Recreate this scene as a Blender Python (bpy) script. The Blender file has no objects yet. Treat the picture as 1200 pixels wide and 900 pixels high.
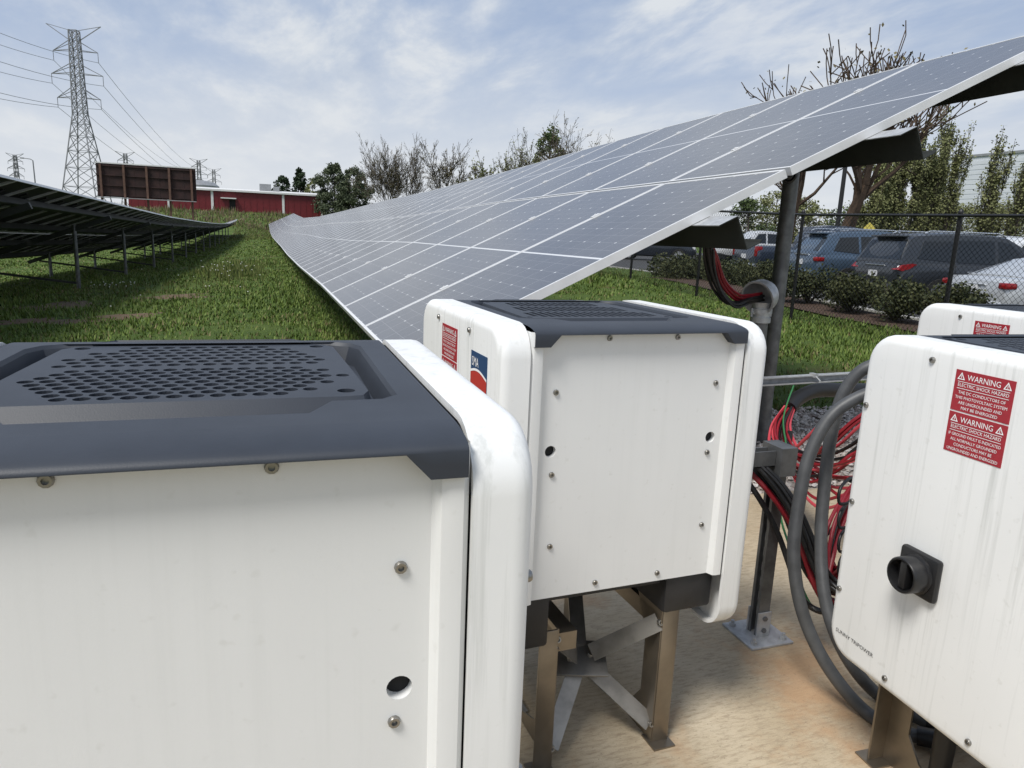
import bpy, bmesh, math, random
import numpy as np
from mathutils import Vector, Matrix
from mathutils.geometry import delaunay_2d_cdt
PI = math.pi
rnd = random.Random(7)
S = bpy.context.scene
COL = S.collection

# ------------------------------------------------------------------ camera
F_PX, YAW, PITCH, ROLL = 840.27, math.radians(19.261), math.radians(11.778), math.radians(2.387)
CAM = np.array([-0.404, -1.297, 1.219])
_f = np.array([math.sin(YAW)*math.cos(PITCH), math.cos(YAW)*math.cos(PITCH), -math.sin(PITCH)])
_r = np.array([math.cos(YAW), -math.sin(YAW), 0.0]); _u = np.cross(_r, _f)
_r2 = _r*math.cos(ROLL)+_u*math.sin(ROLL); _u2 = -_r*math.sin(ROLL)+_u*math.cos(ROLL)
cd = bpy.data.cameras.new('camera'); cam = bpy.data.objects.new('camera', cd); COL.objects.link(cam)
cam.matrix_world = Matrix(((_r2[0], _u2[0], -_f[0], CAM[0]), (_r2[1], _u2[1], -_f[1], CAM[1]),
                           (_r2[2], _u2[2], -_f[2], CAM[2]), (0, 0, 0, 1)))
cd.sensor_fit = 'HORIZONTAL'; cd.sensor_width = 36; cd.lens = F_PX/1200*36
cd.clip_start = 0.02; cd.clip_end = 8000
S.camera = cam

# ------------------------------------------------------------------ sky, sun, exposure
SUN_EL, SUN_AZ = math.radians(56), math.radians(-122)     # azimuth from +Y towards +X
w = bpy.data.worlds.new('World'); S.world = w; w.use_nodes = True
nt = w.node_tree; nt.nodes.clear()
def nd(tree, typ, **kw):
    n = tree.nodes.new(typ)
    for k, v in kw.items(): setattr(n, k, v)
    return n
out = nd(nt, 'ShaderNodeOutputWorld'); bg = nd(nt, 'ShaderNodeBackground'); bg.inputs['Strength'].default_value = 0.1
sky = nd(nt, 'ShaderNodeTexSky', sky_type='NISHITA'); sky.sun_disc = False
sky.sun_elevation = SUN_EL; sky.sun_rotation = SUN_AZ; sky.air_density = 1.0; sky.dust_density = 1.0; sky.ozone_density = 1.5
tc = nd(nt, 'ShaderNodeTexCoord'); sp = nd(nt, 'ShaderNodeSeparateXYZ'); nt.links.new(tc.outputs['Generated'], sp.inputs[0])
def math_n(tree, op, a, b=None, clamp=False):
    n = nd(tree, 'ShaderNodeMath', operation=op); n.use_clamp = clamp
    for i, v in enumerate((a, b)):
        if v is None: continue
        if isinstance(v, (int, float)): n.inputs[i].default_value = v
        else: tree.links.new(v, n.inputs[i])
    return n.outputs[0]
zc = math_n(nt, 'ADD', math_n(nt, 'MAXIMUM', sp.outputs['Z'], 0.0), 0.16)
px_ = math_n(nt, 'DIVIDE', sp.outputs['X'], zc); py_ = math_n(nt, 'DIVIDE', sp.outputs['Y'], zc)
cb = nd(nt, 'ShaderNodeCombineXYZ'); nt.links.new(px_, cb.inputs[0]); nt.links.new(py_, cb.inputs[1])
def noise_w(scale, detail, rough, off, sx=1, sy=1, dist=0.0):
    m = nd(nt, 'ShaderNodeMapping'); m.inputs['Location'].default_value = off; m.inputs['Scale'].default_value = (sx, sy, 1); m.inputs['Rotation'].default_value = (0, 0, .5)
    nt.links.new(cb.outputs[0], m.inputs[0])
    n = nd(nt, 'ShaderNodeTexNoise'); n.inputs['Scale'].default_value = scale; n.inputs['Detail'].default_value = detail
    n.inputs['Roughness'].default_value = rough; n.inputs['Distortion'].default_value = dist; nt.links.new(m.outputs[0], n.inputs['Vector']); return n.outputs['Fac']
def ramp(tree, fac, stops):
    r = nd(tree, 'ShaderNodeValToRGB'); e = r.color_ramp.elements
    while len(e) < len(stops): e.new(0.5)
    for i, (p, c) in enumerate(stops):
        e[i].position = p; e[i].color = (c, c, c, 1) if isinstance(c, (int, float)) else (*c, 1)
    tree.links.new(fac, r.inputs[0]); return r.outputs[0]
def mixc(tree, fac, a, b, blend='MIX'):
    m = nd(tree, 'ShaderNodeMix', data_type='RGBA', blend_type=blend)
    for s, v in ((0, fac), (6, a), (7, b)):
        if isinstance(v, (int, float)): m.inputs[s].default_value = v
        elif isinstance(v, tuple): m.inputs[s].default_value = (*v, 1)
        else: tree.links.new(v, m.inputs[s])
    return m.outputs[2]
n1 = noise_w(1.35, 8, .60, (3.1, 1.7, 0), 1.0, .5, .3)
n2 = noise_w(2.6, 6, .6, (7.3, 2.2, 0), 1.0, .5, .2)
cover = ramp(nt, math_n(nt, 'ADD', math_n(nt, 'MULTIPLY', n1, .68), math_n(nt, 'MULTIPLY', n2, .32)), [(.36, 0.12), (.47, .55), (.57, 1.0)])
cloudcol = ramp(nt, n2, [(.34, (2.35, 2.95, 4.0)), (.48, (3.2, 3.7, 4.5)), (.60, (4.6, 4.85, 5.15))])
blue = mixc(nt, .75, sky.outputs[0], (1.35, 2.05, 3.6))
mixed = mixc(nt, cover, blue, cloudcol)
hz = ramp(nt, sp.outputs['Z'], [(0.0, 1.0), (.09, .78), (.22, 0.25), (.38, 0.0)])
final = mixc(nt, hz, mixed, (4.75, 4.95, 5.2))
nt.links.new(final, bg.inputs['Color']); nt.links.new(bg.outputs[0], out.inputs[0])

sl = bpy.data.lights.new('sun', 'SUN'); so = bpy.data.objects.new('sun', sl); COL.objects.link(so)
sl.energy = 2.5; sl.angle = math.radians(20); sl.color = (1, .965, .91)
sd = Vector((math.sin(SUN_AZ)*math.cos(SUN_EL), math.cos(SUN_AZ)*math.cos(SUN_EL), math.sin(SUN_EL)))
so.rotation_euler = sd.to_track_quat('Z', 'Y').to_euler(); so.location = (0, 0, 60)
S.view_settings.view_transform = 'Standard'; S.view_settings.look = 'None'
S.view_settings.exposure = 0.64; S.view_settings.gamma = 1.0; S.view_settings.use_curve_mapping = False

# ------------------------------------------------------------------ pixel rays (photo pixels -> directions)
def ray(u, v): return _r2*(u-600)/F_PX + _u2*(450-v)/F_PX + _f
def aty(u, v, y): d = ray(u, v); return CAM + d*(y-CAM[1])/d[1]
def atx(u, v, x): d = ray(u, v); return CAM + d*(x-CAM[0])/d[0]
def atz(u, v, z): d = ray(u, v); return CAM + d*(z-CAM[2])/d[2]
def atd(u, v, dist): d = ray(u, v); return CAM + d*dist/math.hypot(d[0], d[1])   # horizontal distance

# ------------------------------------------------------------------ material helpers
def mat(name, col, rough=.5, metal=0.0, var=0.0, vscale=20.0, col2=None, bump=0.0, bscale=200.0, spec=.5, stretch=None, detail=4):
    m = bpy.data.materials.new(name); m.use_nodes = True; t = m.node_tree; b = t.nodes['Principled BSDF']
    b.inputs['Roughness'].default_value = rough; b.inputs['Metallic'].default_value = metal; b.inputs['Specular IOR Level'].default_value = spec
    b.inputs['Base Color'].default_value = (*col, 1)
    if var > 0 or col2 or bump:
        tcn = nd(t, 'ShaderNodeTexCoord'); vec = tcn.outputs['Object']
        if stretch:
            mp = nd(t, 'ShaderNodeMapping'); mp.inputs['Scale'].default_value = stretch; t.links.new(vec, mp.inputs[0]); vec = mp.outputs[0]
    if var > 0 or col2:
        n = nd(t, 'ShaderNodeTexNoise'); n.inputs['Scale'].default_value = vscale; n.inputs['Detail'].default_value = detail; n.inputs['Roughness'].default_value = .6
        t.links.new(vec, n.inputs['Vector'])
        c2 = col2 if col2 else tuple(c*(1-var) for c in col)
        f = ramp(t, n.outputs['Fac'], [(.38, 0.0), (.62, 1.0)])
        c = mixc(t, f, col, c2); t.links.new(c, b.inputs['Base Color'])
    if bump:
        n2_ = nd(t, 'ShaderNodeTexNoise'); n2_.inputs['Scale'].default_value = bscale; n2_.inputs['Detail'].default_value = 3
        t.links.new(tcn.outputs['Object'], n2_.inputs['Vector'])
        bp = nd(t, 'ShaderNodeBump'); bp.inputs['Strength'].default_value = bump; bp.inputs['Distance'].default_value = .004
        t.links.new(n2_.outputs['Fac'], bp.inputs['Height']); t.links.new(bp.outputs[0], b.inputs['Normal'])
    return m
M = {}
# ------------------------------------------------------------------ mesh builder
class MB:
    def __init__(s): s.v = []; s.f = []; s.m = []
    def add(s, verts, faces, mi=0):
        o = len(s.v); s.v += [tuple(p) for p in verts]; s.f += [tuple(i+o for i in f) for f in faces]; s.m += [mi]*len(faces); return s
    def box(s, lo, hi, mi=0):
        (a, b, c), (d, e, f) = lo, hi
        return s.add([(a,b,c),(d,b,c),(d,e,c),(a,e,c),(a,b,f),(d,b,f),(d,e,f),(a,e,f)], [(0,3,2,1),(4,5,6,7),(0,1,5,4),(1,2,6,5),(2,3,7,6),(3,0,4,7)], mi)
    def bbox(s, lo, hi, r=.004, mi=0):
        bm = bmesh.new(); bmesh.ops.create_cube(bm, size=1.0)
        for v in bm.verts: v.co = Vector([lo[i]+(v.co[i]+.5)*(hi[i]-lo[i]) for i in range(3)])
        bmesh.ops.bevel(bm, geom=list(bm.edges), offset=r, segments=2, profile=.5, affect='EDGES')
        bm.verts.index_update()
        s.add([v.co[:] for v in bm.verts], [[v.index for v in f.verts] for f in bm.faces], mi); bm.free(); return s
    def beam(s, a, b, w_, h_=None, mi=0, up=(0, 0, 1)):
        a = Vector(a); b = Vector(b); d = (b-a).normalized(); h_ = h_ or w_
        u = Vector(up)
        if abs(d.dot(u)) > .98: u = Vector((1, 0, 0))
        x = d.cross(u).normalized()*w_/2; z = x.cross(d).normalized()*h_/2
        vs = [a-x-z, a+x-z, a+x+z, a-x+z, b-x-z, b+x-z, b+x+z, b-x+z]
        return s.add(vs, [(0,3,2,1),(4,5,6,7),(0,1,5,4),(1,2,6,5),(2,3,7,6),(3,0,4,7)], mi)
    def tube(s, pts, r, n=8, mi=0, cap=True):
        pts = [Vector(p) for p in pts]; rs = r if isinstance(r, (list, tuple)) else [r]*len(pts)
        vs = []; fs = []; prev = None
        for i, p in enumerate(pts):
            t = (pts[min(i+1, len(pts)-1)]-pts[max(i-1, 0)])
            t = t.normalized() if t.length > 1e-9 else Vector((0, 0, 1))
            if prev is None:
                a = Vector((0, 0, 1)) if abs(t.z) < .9 else Vector((1, 0, 0)); x = t.cross(a).normalized()
            else:
                x = (prev - t*prev.dot(t)); x = x.normalized() if x.length > 1e-6 else t.orthogonal().normalized()
            prev = x; y = t.cross(x)
            for k in range(n):
                an = 2*PI*k/n; vs.append(p+(x*math.cos(an)+y*math.sin(an))*rs[i])
        for i in range(len(pts)-1):
            for k in range(n):
                k2 = (k+1) % n; fs.append((i*n+k, i*n+k2, (i+1)*n+k2, (i+1)*n+k))
        if cap: fs += [tuple(range(n-1, -1, -1)), tuple((len(pts)-1)*n+k for k in range(n))]
        return s.add(vs, fs, mi)
    def prism(s, poly, axis, a, b, mi=0):   # poly of 2D points extruded along axis ('x','y','z') from a to b
        n = len(poly)
        def P(p, h): return {'x': (h, p[0], p[1]), 'y': (p[0], h, p[1]), 'z': (p[0], p[1], h)}[axis]
        vs = [P(p, a) for p in poly]+[P(p, b) for p in poly]
        return s.add(vs, [tuple(range(n)), tuple(range(2*n-1, n-1, -1))]+[(i, i+n, (i+1) % n+n, (i+1) % n) for i in range(n)], mi)
    def lathe(s, prof, n, mi=0, frame=None, a0=0.0, a1=2*PI):  # prof [(r,h)], frame 4x4: axis = local z
        fr = frame or Matrix.Identity(4); vs = []; fs = []; full = abs(a1-a0-2*PI) < 1e-6; cnt = n if full else n+1
        for (r, h) in prof:
            for k in range(cnt):
                a = a0+(a1-a0)*k/n; vs.append(fr @ Vector((r*math.cos(a), r*math.sin(a), h)))
        for i in range(len(prof)-1):
            for k in range(n):
                k2 = (k+1) % cnt; fs.append((i*cnt+k, i*cnt+k2, (i+1)*cnt+k2, (i+1)*cnt+k))
        return s.add(vs, fs, mi)
    def mesh(s, name, mats, smooth=None):
        me = bpy.data.meshes.new(name); me.from_pydata(s.v, [], s.f)
        for m in (mats if isinstance(mats, (list, tuple)) else [mats]): me.materials.append(M[m] if isinstance(m, str) else m)
        if any(s.m): me.polygons.foreach_set('material_index', s.m)
        if smooth is not None:
            me.polygons.foreach_set('use_smooth', [True]*len(me.polygons)); me.set_sharp_from_angle(angle=math.radians(smooth))
        me.validate(); me.update(); return me
    def build(s, name, mats, parent=None, smooth=None, loc=None):
        bm = bmesh.new(); me = s.mesh(name, mats, None); bm.from_mesh(me); bmesh.ops.recalc_face_normals(bm, faces=bm.faces); bm.to_mesh(me); bm.free()
        if smooth is not None:
            me.polygons.foreach_set('use_smooth', [True]*len(me.polygons)); me.set_sharp_from_angle(angle=math.radians(smooth))
        return link(name, me, parent, loc)
def link(name, me, parent=None, loc=None):
    o = bpy.data.objects.new(name, me); COL.objects.link(o); o.parent = parent
    if loc is not None: o.location = loc
    return o
def empty(name, loc=(0, 0, 0), rz=0.0):
    o = bpy.data.objects.new(name, None); COL.objects.link(o); o.location = loc; o.rotation_euler = (0, 0, rz); o.empty_display_size = .2; return o
def tag(o, label, cat, group=None):
    o['label'] = label; o['category'] = cat
    if group: o['group'] = group
    return o
def struct(o): o['kind'] = 'structure'; return o
def stuff(o, label=None, cat=None):
    o['kind'] = 'stuff'
    if label: o['label'] = label; o['category'] = cat
    return o
def rrect(w_, h_, r, n=6, cx=0, cy=0):    # rounded rectangle outline, ccw
    pts = []
    for (sx, sy, a0) in ((1, 1, 0), (-1, 1, PI/2), (-1, -1, PI), (1, -1, 1.5*PI)):
        for k in range(n+1):
            a = a0+PI/2*k/n; pts.append((cx+sx*(w_/2-r)+r*math.cos(a), cy+sy*(h_/2-r)+r*math.sin(a)))
    return pts
def cdt(outer, holes):                     # flat plate with holes -> verts2d, tris
    vs = [Vector(p) for p in outer]; loops = [list(range(len(outer)))]
    for h in holes:
        loops.append(list(range(len(vs), len(vs)+len(h)))); vs += [Vector(p) for p in h]
    edges = [(l[i], l[(i+1) % len(l)]) for l in loops for i in range(len(l))]
    v2, e2, f2, *_ = delaunay_2d_cdt(vs, edges, [], 1, 1e-7)
    arr = [np.array(h) for h in holes]
    cen = np.array([c.mean(0) for c in arr]) if arr else np.zeros((0, 2))
    rad = np.array([np.sqrt(((c-m)**2).sum(1)).max() for c, m in zip(arr, cen)]) if arr else np.zeros(0)
    def inpoly(p, poly):
        ins = False; j = len(poly)-1
        for i in range(len(poly)):
            if (poly[i][1] > p[1]) != (poly[j][1] > p[1]) and p[0] < (poly[j][0]-poly[i][0])*(p[1]-poly[i][1])/(poly[j][1]-poly[i][1])+poly[i][0]: ins = not ins
            j = i
        return ins
    out_f = []
    for f in f2:
        c = np.mean([[v2[i].x, v2[i].y] for i in f], axis=0)
        if not inpoly(c, outer): continue
        bad = False
        if len(cen):
            for k in np.nonzero(((cen-c)**2).sum(1) < rad**2)[0]:
                if inpoly(c, holes[k]): bad = True; break
        if not bad: out_f.append(tuple(f))
    return [(v.x, v.y) for v in v2], out_f
def circle(cx, cy, r, n=12, sx=1.0, sy=1.0): return [(cx+r*sx*math.cos(2*PI*k/n), cy+r*sy*math.sin(2*PI*k/n)) for k in range(n)]
def text_mesh(txt, size, align='CENTER'):
    cu = bpy.data.curves.new('lettering', 'FONT'); cu.body = txt; cu.size = size; cu.align_x = align; cu.align_y = 'CENTER'; cu.resolution_u = 2
    o = bpy.data.objects.new('lettering', cu); COL.objects.link(o)
    me = bpy.data.meshes.new_from_object(o); bpy.data.objects.remove(o); bpy.data.curves.remove(cu)
    vs = [v.co.copy() for v in me.vertices]; fs = [tuple(p.vertices) for p in me.polygons]; bpy.data.meshes.remove(me); return vs, fs
def lerp(a, b, t): return a+(b-a)*t
def smooth_path(pts, n=6):                 # Catmull-Rom
    P = [Vector(p) for p in pts]; out_ = []
    for i in range(len(P)-1):
        p0, p1, p2, p3 = P[max(i-1, 0)], P[i], P[i+1], P[min(i+2, len(P)-1)]
        for k in range(n):
            t = k/n; out_.append(.5*((2*p1)+(p2-p0)*t+(2*p0-5*p1+4*p2-p3)*t*t+(3*p1-p0-3*p2+p3)*t**3))
    out_.append(P[-1]); return out_

# ------------------------------------------------------------------ materials
def painted_white(name, streak=.0, base=(.78, .785, .775), dirt=(.52, .53, .51)):
    m = bpy.data.materials.new(name); m.use_nodes = True; t = m.node_tree; b = t.nodes['Principled BSDF']
    tcn = nd(t, 'ShaderNodeTexCoord')
    n = nd(t, 'ShaderNodeTexNoise'); n.inputs['Scale'].default_value = 3.5; n.inputs['Detail'].default_value = 5; t.links.new(tcn.outputs['Object'], n.inputs['Vector'])
    c = mixc(t, ramp(t, n.outputs['Fac'], [(.3, 0.0), (.7, 1.0)]), base, tuple(x*.94 for x in base))
    n3 = nd(t, 'ShaderNodeTexNoise'); n3.inputs['Scale'].default_value = 60; n3.inputs['Detail'].default_value = 2; t.links.new(tcn.outputs['Object'], n3.inputs['Vector'])
    c = mixc(t, ramp(t, n3.outputs['Fac'], [(.66, 0.0), (.76, .35)]), c, (.58, .58, .55))
    if streak:
        mp = nd(t, 'ShaderNodeMapping'); mp.inputs['Scale'].default_value = (30, 30, .9); t.links.new(tcn.outputs['Object'], mp.inputs[0])
        n2_ = nd(t, 'ShaderNodeTexNoise'); n2_.inputs['Scale'].default_value = 1.6; n2_.inputs['Detail'].default_value = 5; n2_.inputs['Roughness'].default_value = .65; t.links.new(mp.outputs[0], n2_.inputs['Vector'])
        n4 = nd(t, 'ShaderNodeTexNoise'); n4.inputs['Scale'].default_value = 4; t.links.new(tcn.outputs['Object'], n4.inputs['Vector'])
        s1 = ramp(t, n2_.outputs['Fac'], [(.52, 0.0), (.68, streak)]); s2 = ramp(t, n4.outputs['Fac'], [(.35, .25), (.65, 1.0)])
        c = mixc(t, math_n(t, 'MULTIPLY', s1, s2), c, dirt)
    t.links.new(c, b.inputs['Base Color']); b.inputs['Roughness'].default_value = .42; b.inputs['Specular IOR Level'].default_value = .4
    nb = nd(t, 'ShaderNodeTexNoise'); nb.inputs['Scale'].default_value = 450; t.links.new(tcn.outputs['Object'], nb.inputs['Vector'])
    bp = nd(t, 'ShaderNodeBump'); bp.inputs['Strength'].default_value = .12; bp.inputs['Distance'].default_value = .001; t.links.new(nb.outputs['Fac'], bp.inputs['Height']); t.links.new(bp.outputs[0], b.inputs['Normal'])
    return m
M['cover'] = painted_white('weathered_white_paint', .8)
M['panel'] = painted_white('white_sheet', .12, (.74, .745, .735))
M['lid'] = mat('charcoal_plastic', (.031, .037, .049), .52, 0, .18, 9, bump=.06, bscale=700, spec=.45)
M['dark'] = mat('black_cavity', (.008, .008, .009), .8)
M['core'] = mat('dark_casting', (.035, .035, .037), .5, .3, .3, 12)
M['blackplastic'] = mat('black_plastic', (.012, .012, .013), .38, 0, .2, 30)
M['screw'] = mat('stainless_screw', (.30, .29, .27), .36, .9)
M['galv'] = mat('galvanised_steel', (.52, .53, .54), .42, .45, .25, 30)
M['galvdark'] = mat('weathered_galvanised_steel', (.20, .205, .21), .5, .7, .35, 14)
M['steel'] = mat('stainless_leg_steel', (.28, .245, .20), .36, .85, .25, 6)
M['brace'] = mat('grey_brown_strap_steel', (.30, .285, .26), .40, .7, .3, 14)
M['labelred'] = mat('label_red', (.33, .018, .03), .45, 0, .1, 40)
M['white'] = mat('label_white', (.8, .8, .8), .5)
M['logoblue'] = mat('logo_blue', (.02, .055, .14), .4)
M['logored'] = mat('logo_red', (.42, .03, .025), .4)
M['ink'] = mat('grey_ink', (.05, .05, .055), .5)
M['cablegrey'] = mat('grey_cable_sheath', (.075, .078, .082), .5, 0, .25, 25)
M['cableblack'] = mat('black_conduit', (.012, .012, .013), .45, 0, .2, 40)
M['wirered'] = mat('red_wire', (.27, .014, .024), .42, 0, .3, 8)
M['wirepink'] = mat('pink_red_wire', (.50, .06, .08), .42)
M['wiregreen'] = mat('green_wire', (.03, .16, .05), .45)
M['alu'] = mat('anodised_frame', (.72, .725, .73), .40, .15, .08, 6)
M['backsheet'] = mat('module_backsheet', (.03, .032, .035), .55)
M['purlin'] = mat('shade_painted_purlin', (.045, .05, .046), .5, .4, .25, 4)  # dark tone stands for the shade under the modules, put into the colour
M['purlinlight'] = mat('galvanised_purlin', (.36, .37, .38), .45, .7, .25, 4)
M['fence'] = mat('black_vinyl', (.010, .010, .011), .45)

# ------------------------------------------------------------------ terrain
def interp(tab, y): return float(np.interp(y, [t[0] for t in tab], [t[1] for t in tab]))
TL = [(-20, -.1), (0, -.08), (10, -.25), (18, -.42), (28, -.62), (44, -.78), (60, -.85), (75, -.8), (91, -.5), (105, .2), (130, 2.3), (150, 3.3), (400, 3.6), (3000, 3.6)]
LOWZ = [(0, .70), (1.5, .70), (6, .67), (11, .58), (18, .5), (26, .48), (42, .35), (60, .24), (85, .33), (105, .9), (118, 1.35)]
TR = [(-20, -.06), (3, -.06), (6, -.03), (11, -.1), (18, -.18), (26, -.2), (42, -.33), (60, -.44), (85, -.35), (105, .22), (118, .67), (150, 3.4), (400, 3.6), (3000, 3.6)]
TF = [(-20, -.25), (3, -.16), (6, -.12), (9.3, -.07), (12.2, .05), (15, .18), (20, .22), (40, .3), (70, .4), (150, 2.0), (400, 3.0), (3000, 3.0)]
def sstep(a, b, x): t = min(max((x-a)/(b-a), 0), 1); return t*t*(3-2*t)
def ground(x, y):
    l, r, f = interp(TL, y), interp(TR, y), interp(TF, y)
    if x < -4.5: z = l-.04*min(-4.5-x, 10)*(1-sstep(90, 120, y))
    elif x < 0: z = lerp(l, r, (x+4.5)/4.5)
    elif x < 4: z = r
    else: z = lerp(r, f, sstep(4, 8.2, x))
    if x > 11.2 and y < 60: z -= .16*sstep(11.2, 11.6, x)
    return z
AZ = .0035
def terrain():
    xs = sorted(set([-2500, -1200, -600, -300, -150, -90, -60, -40, -30]+[round(v, 3) for v in np.arange(-24, 24.1, .5)]+[11.2, 11.3, 11.4, 11.6, 26, 30, 36, 45, 60, 80, 120, 180, 300, 600, 1200, 2500]))
    ys = sorted(set([-300, -80, -30, -12]+[round(v, 3) for v in np.arange(-6, 30, .5)]+[round(v, 3) for v in np.arange(30, 126, 1.5)]+list(range(126, 200, 5))+[220, 260, 330, 450, 700, 1200, 2500, 5000]))
    r2 = random.Random(3); vs = []
    for y in ys:
        for x in xs:
            z = ground(x, y); pad = (-2.6 < x < 5.4 and y < 3.2)
            if not pad and abs(x) < 12 and 3 < y < 60: z += r2.uniform(-.012, .012)
            if pad: z = min(z, -.05)
            vs.append((x, y, z))
    nx = len(xs); fs = [(j*nx+i, j*nx+i+1, (j+1)*nx+i+1, (j+1)*nx+i) for j in range(len(ys)-1) for i in range(nx-1)]
    m = bpy.data.materials.new('grass_ground'); m.use_nodes = True; t = m.node_tree; b = t.nodes['Principled BSDF']; tcn = nd(t, 'ShaderNodeTexCoord')
    def nz(sc, det=5, rg=.6):
        n = nd(t, 'ShaderNodeTexNoise'); n.inputs['Scale'].default_value = sc; n.inputs['Detail'].default_value = det; n.inputs['Roughness'].default_value = rg; t.links.new(tcn.outputs['Object'], n.inputs['Vector']); return n.outputs['Fac']
    c = mixc(t, ramp(t, nz(.8), [(.35, 0.0), (.65, 1.0)]), (.070, .112, .024), (.115, .155, .038))
    c = mixc(t, ramp(t, nz(14, 6, .7), [(.35, 0.0), (.7, 1.0)]), c, (.045, .080, .016))
    c = mixc(t, ramp(t, nz(.35, 6, .65), [(.58, 0.0), (.68, .75)]), c, (.105, .088, .042))
    c = mixc(t, ramp(t, nz(.22, 7, .7), [(.635, 0.0), (.68, .9)]), c, (.13, .068, .036))
    t.links.new(c, b.inputs['Base Color']); b.inputs['Roughness'].default_value = .9; b.inputs['Specular IOR Level'].default_value = .15
    bp = nd(t, 'ShaderNodeBump'); bp.inputs['Strength'].default_value = .8; bp.inputs['Distance'].default_value = .05; t.links.new(nz(25, 6, .75), bp.inputs['Height']); t.links.new(bp.outputs[0], b.inputs['Normal'])
    mb = MB().add(vs, fs); me = mb.mesh('ground', m, 60); return struct(link('ground', me))
terrain()

def concrete():
    m = bpy.data.materials.new('broomed_concrete'); m.use_nodes = True; t = m.node_tree; b = t.nodes['Principled BSDF']; tcn = nd(t, 'ShaderNodeTexCoord')
    def nz(sc, stretch=(1, 1, 1), det=5, rg=.6):
        mp = nd(t, 'ShaderNodeMapping'); mp.inputs['Scale'].default_value = stretch; mp.inputs['Rotation'].default_value = (0, 0, -.33); t.links.new(tcn.outputs['Object'], mp.inputs[0])
        n = nd(t, 'ShaderNodeTexNoise'); n.inputs['Scale'].default_value = sc; n.inputs['Detail'].default_value = det; n.inputs['Roughness'].default_value = rg; t.links.new(mp.outputs[0], n.inputs['Vector']); return n.outputs['Fac']
    c = mixc(t, ramp(t, nz(2.2), [(.3, 0.0), (.7, 1.0)]), (.42, .33, .21), (.54, .46, .335))
    c = mixc(t, ramp(t, nz(22, (1, 4.5, 1), 6, .75), [(.46, 0.0), (.66, .7)]), c, (.27, .205, .135))
    c = mixc(t, ramp(t, nz(1.4, (1, 1, 1), 6, .7), [(.54, 0.0), (.66, .7)]), c, (.42, .25, .13))
    c = mixc(t, ramp(t, nz(110, (1, 1, 1), 4, .6), [(.60, 0.0), (.72, .6)]), c, (.16, .12, .085))
    t.links.new(c, b.inputs['Base Color']); b.inputs['Roughness'].default_value = .85
    bp = nd(t, 'ShaderNodeBump'); bp.inputs['Strength'].default_value = .5; bp.inputs['Distance'].default_value = .004; t.links.new(nz(60, (1, 4, 1), 5, .75), bp.inputs['Height']); t.links.new(bp.outputs[0], b.inputs['Normal'])
    M['concrete'] = m
    struct(MB().bbox((-2.3, -3.6, -.14), (5.0, 1.52, 0), .012).build('concrete_pad', 'concrete', smooth=40))
concrete()
M['gravelbase'] = mat('crushed_stone_bed', (.40, .35, .31), .9, 0, .6, 60, bump=.8, bscale=90)
struct(MB().box((-2.3, 1.52, -.10), (5.4, 3.05, -.025)).build('gravel_bed', 'gravelbase'))
M['asphalt'] = mat('asphalt', (.055, .055, .056), .85, 0, .3, 30, bump=.4, bscale=60)
M['mulch'] = mat('bark_mulch', (.085, .05, .033), .95, 0, .6, 18, bump=1.0, bscale=25)
M['kerb'] = mat('kerb_concrete', (.36, .35, .33), .85, 0, .2, 5)
def strip_sheet(name, x0, x1, y0, y1, dz, m, n=40, nx=6):
    vs = []; fs = []
    for j in range(n+1):
        y = lerp(y0, y1, j/n)
        for i in range(nx+1): x = lerp(x0, x1, i/nx); vs.append((x, y, ground(x, y)+dz))
    for j in range(n):
        for i in range(nx): a = j*(nx+1)+i; fs.append((a, a+1, a+nx+2, a+nx+1))
    return struct(link(name, MB().add(vs, fs).mesh(name, m)))
strip_sheet('parking_lot', 11.95, 70, -12, 58, .02, 'asphalt', 60, 40)
strip_sheet('mulch_bed', 9.6, 11.12, 3, 16.5, .03, 'mulch', 60, 4)
def kerb():
    mb = MB(); ys = np.arange(-6, 56, 2.0)
    for a, b in zip(ys[:-1], ys[1:]):
        za, zb = ground(11.8, a), ground(11.8, b)
        mb.add([(11.74, a, za-.05), (11.94, a, za-.05), (11.94, b, zb-.05), (11.74, b, zb-.05), (11.74, a, za+.14), (11.94, a, za+.14), (11.94, b, zb+.14), (11.74, b, zb+.14)],
               [(0,3,2,1),(4,5,6,7),(0,1,5,4),(1,2,6,5),(2,3,7,6),(3,0,4,7)])
    struct(mb.build('kerb', 'kerb'))
kerb()

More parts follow.
